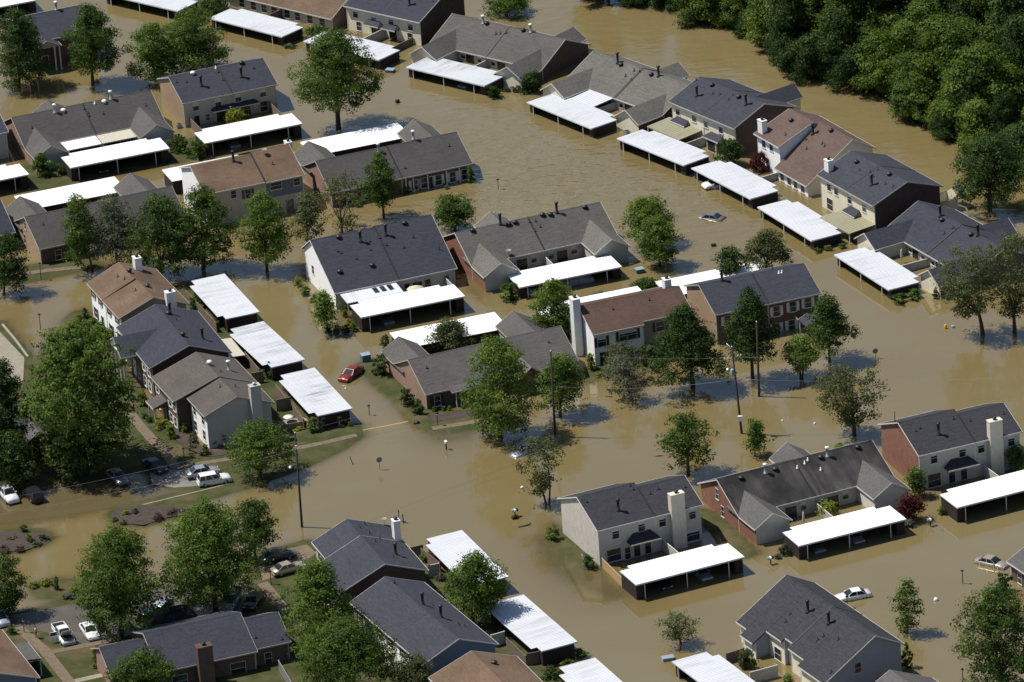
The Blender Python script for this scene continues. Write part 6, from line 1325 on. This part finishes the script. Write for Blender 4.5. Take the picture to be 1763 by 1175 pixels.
for a in [('black lantern post in the water below the silver sedan',(1657.5,1005),24),('black lantern post beside the white sedan',(1459,1047),22),('black lantern post under the large corner tree',(1658,1180),30),('black lantern post on the lawn of the brick house',(754,734),24),
 ('leaning black lantern post by the yellow kerb street',(636,715),18),('black lantern post on the narrow lawn under the street trees',(71,482),30),('black lantern post in the murky water at the left',(70,568),28),('black lantern post before the grey sided gable',(318,799),28),
 ('black lantern post at the parking bay corner',(467,1008),26),('black lantern post at the brick walk by the man',(42,1091),26),('black lantern post standing in the rippled upper street',(858,326),18),('black lantern post right of the dark trees before the red brick end',(1467,764),16)]: post_lamp(*a)
M['signback'] = plain('grey_sign_back', (.2, .19, .18), .5, .12)
M['signred'] = plain('faded_red_sign', (.34, .03, .03), .5, .1)
def stop_sign(label, base, hpx):
    b = P(*base); s = scale_at(b); h = hpx / s / .917; e = empty('stop_sign', (b[0], b[1], 0), R(12), label, 'road sign', 'octagonal road signs'); mb = MB(); mb.box(-.04, .04, -.03, .03, -1.5, h - .02); mb.build('post', M['steel'], e)
    r = .42; pts = [(r * math.cos(R(22.5 + 45 * k)), r * math.sin(R(22.5 + 45 * k))) for k in range(8)]; g = MB(); zc = h - .4
    g.face([(x, -.045, zc + z_) for x, z_ in pts])
    for i in range(8):
        p, q = pts[i], pts[(i + 1) % 8]; g.face([(p[0], -.045, zc + p[1]), (p[0], .044, zc + p[1]), (q[0], .044, zc + q[1]), (q[0], -.045, zc + q[1])])
    g.build('sign_back', M['signback'], e); g = MB(); g.face([(x, .048, zc + z_) for x, z_ in reversed(pts)]); g.build('sign_face', M['signred'], e)
stop_sign('octagonal sign seen from behind at the left street corner', (654,809), 22); stop_sign('octagonal sign seen from behind at the right street corner', (1507.5,618), 18)
def small(name, label, cat, base, parts, rz=0., group=None):
    b = P(*base); e = empty(name, (b[0], b[1], 0), rz, label, cat, group)
    for nm, mat, boxes in parts:
        mb = MB()
        for q in boxes: mb.box(*q)
        mb.build(nm, M[mat], e)
    return e
for lab, px, rz in (('cluster mailbox on a post in the middle water',(887,890),.4),('cluster mailbox on a post before the charcoal roof carport',(1327,972),.4),('cluster mailbox on a post between the two right carports',(1602,906),.4)):
    small('mailbox', lab, 'mailbox', px, [('post', 'wood', [(-.06, .06, -.06, .06, -1.4, .75), (-.4, .4, -.05, .05, .752, .82)]), ('box', 'steel', [(-.42, -.2, -.24, .24, .825, 1.1)]), ('box', 'white', [(-.1, .12, -.24, .24, .825, 1.1)]), ('box', 'black', [(.2, .42, -.24, .24, .825, 1.1)])], rz, 'mailboxes standing in the water')
small('mailbox', 'single white topped mailbox post by the street corner', 'mailbox', (768.5,774), [('post', 'wood', [(-.08, .08, -.08, .08, -1.4, .95)]), ('box', 'white', [(-.14, .14, -.28, .28, .952, 1.28)])], .3)
small('estate_sign', 'slanted dark sign board on two posts beside the satellite dish', 'sign', (691,899), [('post', 'black', [(-.52, -.42, -.05, .05, -1.4, 1.6)]), ('post', 'black', [(.42, .52, -.05, .05, -1.4, 1.3)]), ('board', 'steel', [(-.41, .41, -.03, .03, .35, 1.15)])], -.95)
def utility_box(label, px, w_, d_, h_, mat, rz, lid=True):
    s_ = small('utility_box', label, 'utility box', px, [('body', mat, [(-w_ / 2, w_ / 2, -d_ / 2, d_ / 2, -1.2, h_)]), ('lid', 'bluegrey' if lid else mat, [(-w_ / 2 - .04, w_ / 2 + .04, -d_ / 2 - .04, d_ / 2 + .04, h_ + .002, h_ + .07)]), ('door', mat, [(-w_ / 2 + .1, -.03, -d_ / 2 - .03, -d_ / 2 - .003, .1, h_ - .1), (.03, w_ / 2 - .1, -d_ / 2 - .03, -d_ / 2 - .003, .1, h_ - .1)])], rz); return s_
utility_box('blue utility cabinet in the flooded side street', (630,622), 1.25, 1.1, 1.05, 'bluebox', .3); utility_box('low blue-grey utility box below the twin trees', (1101,469), 1.2, 1.0, .55, 'bluebox', .3); utility_box('blue-grey utility box beside the half hidden top carport', (672,124), 1.3, 1.0, .4, 'bluebox', -.4); utility_box('pale grey box floating at the bottom carport corner', (1150,1136), 1.5, .9, .35, 'bluegrey', .2)
small('litter_bin', 'dark sunken bin in the upper right water', 'bin', (1228.5,424), [('body', 'wood', [(-.35, .35, -.2, .2, -.6, .28)]), ('lid', 'black', [(-.38, .38, -.23, .23, .282, .33)])], .2)
small('litter_bin', 'dark sunken bin in the top middle water', 'bin', (684.5,177), [('body', 'wood', [(-.3, .3, -.2, .2, -.6, .4)]), ('lid', 'black', [(-.33, .33, -.23, .23, .402, .45)])], .5)
def drum(label, px, r, h, mat, cat='barrel', name='plastic_barrel'):
    b = P(*px); mb = MB(); mb.lathe([(r * .9, -.3), (r, -.2), (r, h * .3), (r * 1.06, h * .35), (r, h * .4), (r, h * .9), (r * .85, h), (.03, h + .02)], (b[0], b[1], 0), 12); props(mb.build(name, M[mat]), label, cat)
drum('yellow barrel floating before the sparse trees', (1628,566), .2, .6, 'yellow'); drum('pale blue barrel floating right of the yellow barrel', (1640.5,564), .24, .3, 'bluegrey')
def ball(label, px, r, mat, name='float_ball', cat='float'): b = P(*px); mb = MB(); mb.lathe([(r * math.sin(a), -r * math.cos(a) + r * .4) for a in np.linspace(.05, 3.09, 9)], (b[0], b[1], 0), 12); props(mb.build(name, M[mat]), label, cat)
ball('white ball floating in the bottom right water', (1611.5,1034), .3, 'white'); ball('small white float left of the airy two-toned tree', (1347,725), .14, 'white'); ball('small white float nearest the airy two-toned tree', (1402.5,730), .16, 'white'); ball('white float in the water below the submerged pickup', (899,841), .24, 'white'); ball('small white float at the lamp post by the yellow kerb', (595,670), .14, 'white')
def debris(label, px, pts, r=.06, mat='wood'): b = P(*px); mb = MB(); mb.tube([(b[0] + x, b[1] + y, z_) for x, y, z_ in pts], r, 6); props(mb.build('drift_branch', M[mat]), label, 'drift wood')
debris('fallen lamp post lying in the shallow water beside the whitewashed house', (905,906), [(-1.0, -.3, .05), (0, 0, .08), (.5, .2, .1), (.6, .24, .25), (.75, .28, .25)], .09); debris('thin branch sticking up beside the octagonal sign', (605,798), [(.3, -.6, -.1), (0, 0, .5), (-.15, .15, 1.0)]); debris('broken branch floating below the pyramidal trees', (1050,684), [(-.6, .2, .02), (0, 0, .06), (.4, -.1, .02)]); debris('thin branch in the water above the open dark green tree', (1136,786), [(-.6, .1, .02), (0, 0, .1), (.4, .05, .02)]); debris('dark log against the bank of the brick house lawn', (718,730), [(-.4, .1, .1), (.3, -.1, .15)], .28, 'black')
# dark canopy beside the forked tree
b = P(303, 1080); e = empty('canopy_tent', (b[0], b[1], 0), R(18), 'black fabric canopy beside the silver van', 'canopy'); M['tent'] = plain('black_canopy_fabric', (.014, .014, .02), .8, .2)
mb = MB(); A = [(-2.6, -1.9, 1.9), (2.6, -1.9, 1.9), (2.6, 1.9, 1.9), (-2.6, 1.9, 1.9)]; Rg = [(-.7, 0, 3.1), (.9, 0, 3.1)]
mb.face([A[0], A[1], Rg[1], Rg[0]]); mb.face([A[1], A[2], Rg[1]]); mb.face([A[2], A[3], Rg[0], Rg[1]]); mb.face([A[3], A[0], Rg[0]])
for i in range(4): p, q = A[i], A[(i + 1) % 4]; mb.face([(p[0], p[1], 1.55), (q[0], q[1], 1.55), q, p])
mb.build('fabric_roof', M['tent'], e)
for x, y in ((-2.5, -1.8), (2.5, -1.8), (2.5, 1.8), (-2.5, 1.8)): g = MB(); g.tube([(x, y, 0), (x, y, 1.86)], .04, 6); g.build('leg', M['steel'], e)
# court furniture
def parasol(label, p, h, mat, open_=False):
    e = empty('parasol', (p[0], p[1], 0), 0, label, 'parasol'); g = MB(); g.tube([(0, 0, -1), (0, 0, h)], .03, 6); g.build('pole', M['steel'], e); g = MB()
    g.lathe([(1.35, h - .5), (1.3, h - .45), (.7, h - .18), (.05, h)] if open_ else [(.12, h - 1.5), (.2, h - 1.2), (.12, h - .4), (.05, h)], (0, 0, 0), 8); g.build('canopy', M[mat], e)
M['canvas'] = plain('cream_canvas', (.5, .44, .32), .8, .15)
parasol('closed white parasol in the open court of the river row', HS['8'].world(8.0, -2.0, 0), 2.2, 'trim'); parasol('open cream parasol behind the white carport of the big slate roof', HS['17'].world(11.6, -2.2, 0), 2.3, 'canvas', True); parasol('closed parasol in the court below the charcoal roof', HS['26'].world(8.4, -2.5, 0), 2.0, 'trim')
b = P(498, 728); e = empty('patio_table', (b[0], b[1], 0), .3, 'white round patio table in the court below the grey chimney', 'table'); g = MB(); g.lathe([(.05, .86), (.75, .86), (.78, .9), (.05, .92)], (0, 0, 0), 16); g.build('tabletop', M['white'], e); g = MB(); g.tube([(0, 0, .1), (0, 0, .86)], .06, 8); g.build('leg', M['white'], e)
for lab, hk, x, y in (('white air conditioner against the cream wing by the streaked carport', '3', 21.2, -5.5), ('grey air conditioner against the cream wing above the olive patio cover', '4', 20.5, -5.6), ('white air conditioner at the last river carport end', '8', 17.5, -6.5), ('grey air conditioner beside the whitewashed brick wall', '25', -.5, 3.5), ('pale air conditioner at the tan brick corner of the upper left', '9', -.6, 1.0)):
    p = HS[hk].world(x, y, 0); e = empty('air_conditioner', (p[0], p[1], 0), HS[hk].az, lab, 'air conditioner', 'air conditioners'); g = MB(); g.box(-.4, .4, -.4, .4, -1.3, .6); g.build('casing', M['steel'], e); g = MB(); g.lathe([(.3, .602), (.34, .62), (.34, .66), (.1, .67)], (0, 0, 0), 12); g.build('fan_grille', M['black'], e)

# ------------------------------------------------------------------ the man by the walkway
def skin_obj(name, pts, edges, root, mat, parent, sub=1):
    me = bpy.data.meshes.new(name); bm = bmesh.new(); ly = bm.verts.layers.skin.verify(); vs = []
    for x, y, z_, r in pts: v_ = bm.verts.new((x, y, z_)); v_[ly].radius = (r, r); vs.append(v_)
    for a, b in edges: bm.edges.new((vs[a], vs[b]))
    vs[root][ly].use_root = True; bm.to_mesh(me); bm.free(); o = bpy.data.objects.new(name, me); COL.objects.link(o); o.parent = parent
    o.modifiers.new('Skin', 'SKIN').use_smooth_shade = True; sm = o.modifiers.new('Sub', 'SUBSURF'); sm.levels = sub; sm.render_levels = sub; me.materials.append(mat); return o
M['skin'] = plain('skin', (.42, .24, .16), .6, .08); M['shirt'] = plain('white_shirt_cloth', (.62, .6, .56), .85, .08); M['shorts'] = plain('dark_shorts_cloth', (.05, .035, .035), .85, .15); M['hair'] = plain('grey_brown_hair', (.12, .1, .08), .8, .2)
b = P(63, 1101); man = empty('person', (b[0], b[1], .16), R(-105), 'man in white shirt and dark shorts walking on the brick walkway', 'person')
bp = [(0,0,.93,.115),(0,0,1.12,.12),(0,0,1.34,.135),(0,0,1.47,.075),(0,0.015,1.56,.06),(0,.02,1.66,.088),(0,.02,1.75,.075)]
ed = [(0,1),(1,2),(2,3),(3,4),(4,5),(5,6)]
for sg in (-1, 1):
    n0 = len(bp); st = .16 * sg
    bp += [(.1*sg,0,.9,.095),(.11*sg,st*.55,.5,.06),(.11*sg,st*1.1-.03,.09,.042),(.12*sg,st*1.1+.14,.04,.035)]; ed += [(0,n0),(n0,n0+1),(n0+1,n0+2),(n0+2,n0+3)]
    n1 = len(bp); sw = -.12 * sg
    bp += [(.19*sg,0,1.42,.06),(.25*sg,sw*.5,1.15,.045),(.25*sg,sw*1.3+.06,.9,.034),(.25*sg,sw*1.4+.08,.83,.03)]; ed += [(2,n1),(n1,n1+1),(n1+1,n1+2),(n1+2,n1+3)]
    hx, hy, hz = bp[-1][:3]
    for k in range(4):
        m_ = len(bp); bp += [(hx, hy - .03 + .02 * k, hz - .05, .009), (hx - .01 * sg, hy - .03 + .021 * k + .01, hz - .09 - .008 * (k in (1, 2)), .008)]; ed += [(n1+3, m_), (m_, m_+1)]
    m_ = len(bp); bp += [(hx - .015*sg, hy + .05, hz + .0, .01), (hx - .02*sg, hy + .065, hz - .035, .009)]; ed += [(n1+3, m_), (m_, m_+1)]
skin_obj('body', bp, ed, 0, M['skin'], man)
sp = [(0,0,.98,.135),(0,0,1.15,.145),(0,0,1.35,.155),(0,0,1.46,.085)]; se = [(0,1),(1,2),(2,3)]
for sg in (-1, 1): n1 = len(sp); sp += [(.195*sg,0,1.425,.078),(.24*sg,-.04*sg,1.2,.07)]; se += [(2,n1),(n1,n1+1)]
skin_obj('shirt', sp, se, 1, M['shirt'], man); qp = [(0,0,.95,.135)]; qe = []
for sg in (-1, 1): n1 = len(qp); qp += [(.1*sg,.0,.86,.112),(.11*sg,.07*sg,.58,.085)]; qe += [(0,n1),(n1,n1+1)]
skin_obj('shorts', qp, qe, 0, M['shorts'], man); g = MB(); g.lathe([(.097, 1.67), (.102, 1.73), (.085, 1.8), (.04, 1.835), (.005, 1.84)], (0, .005, 0), 12); g.build('hair', M['hair'], man)
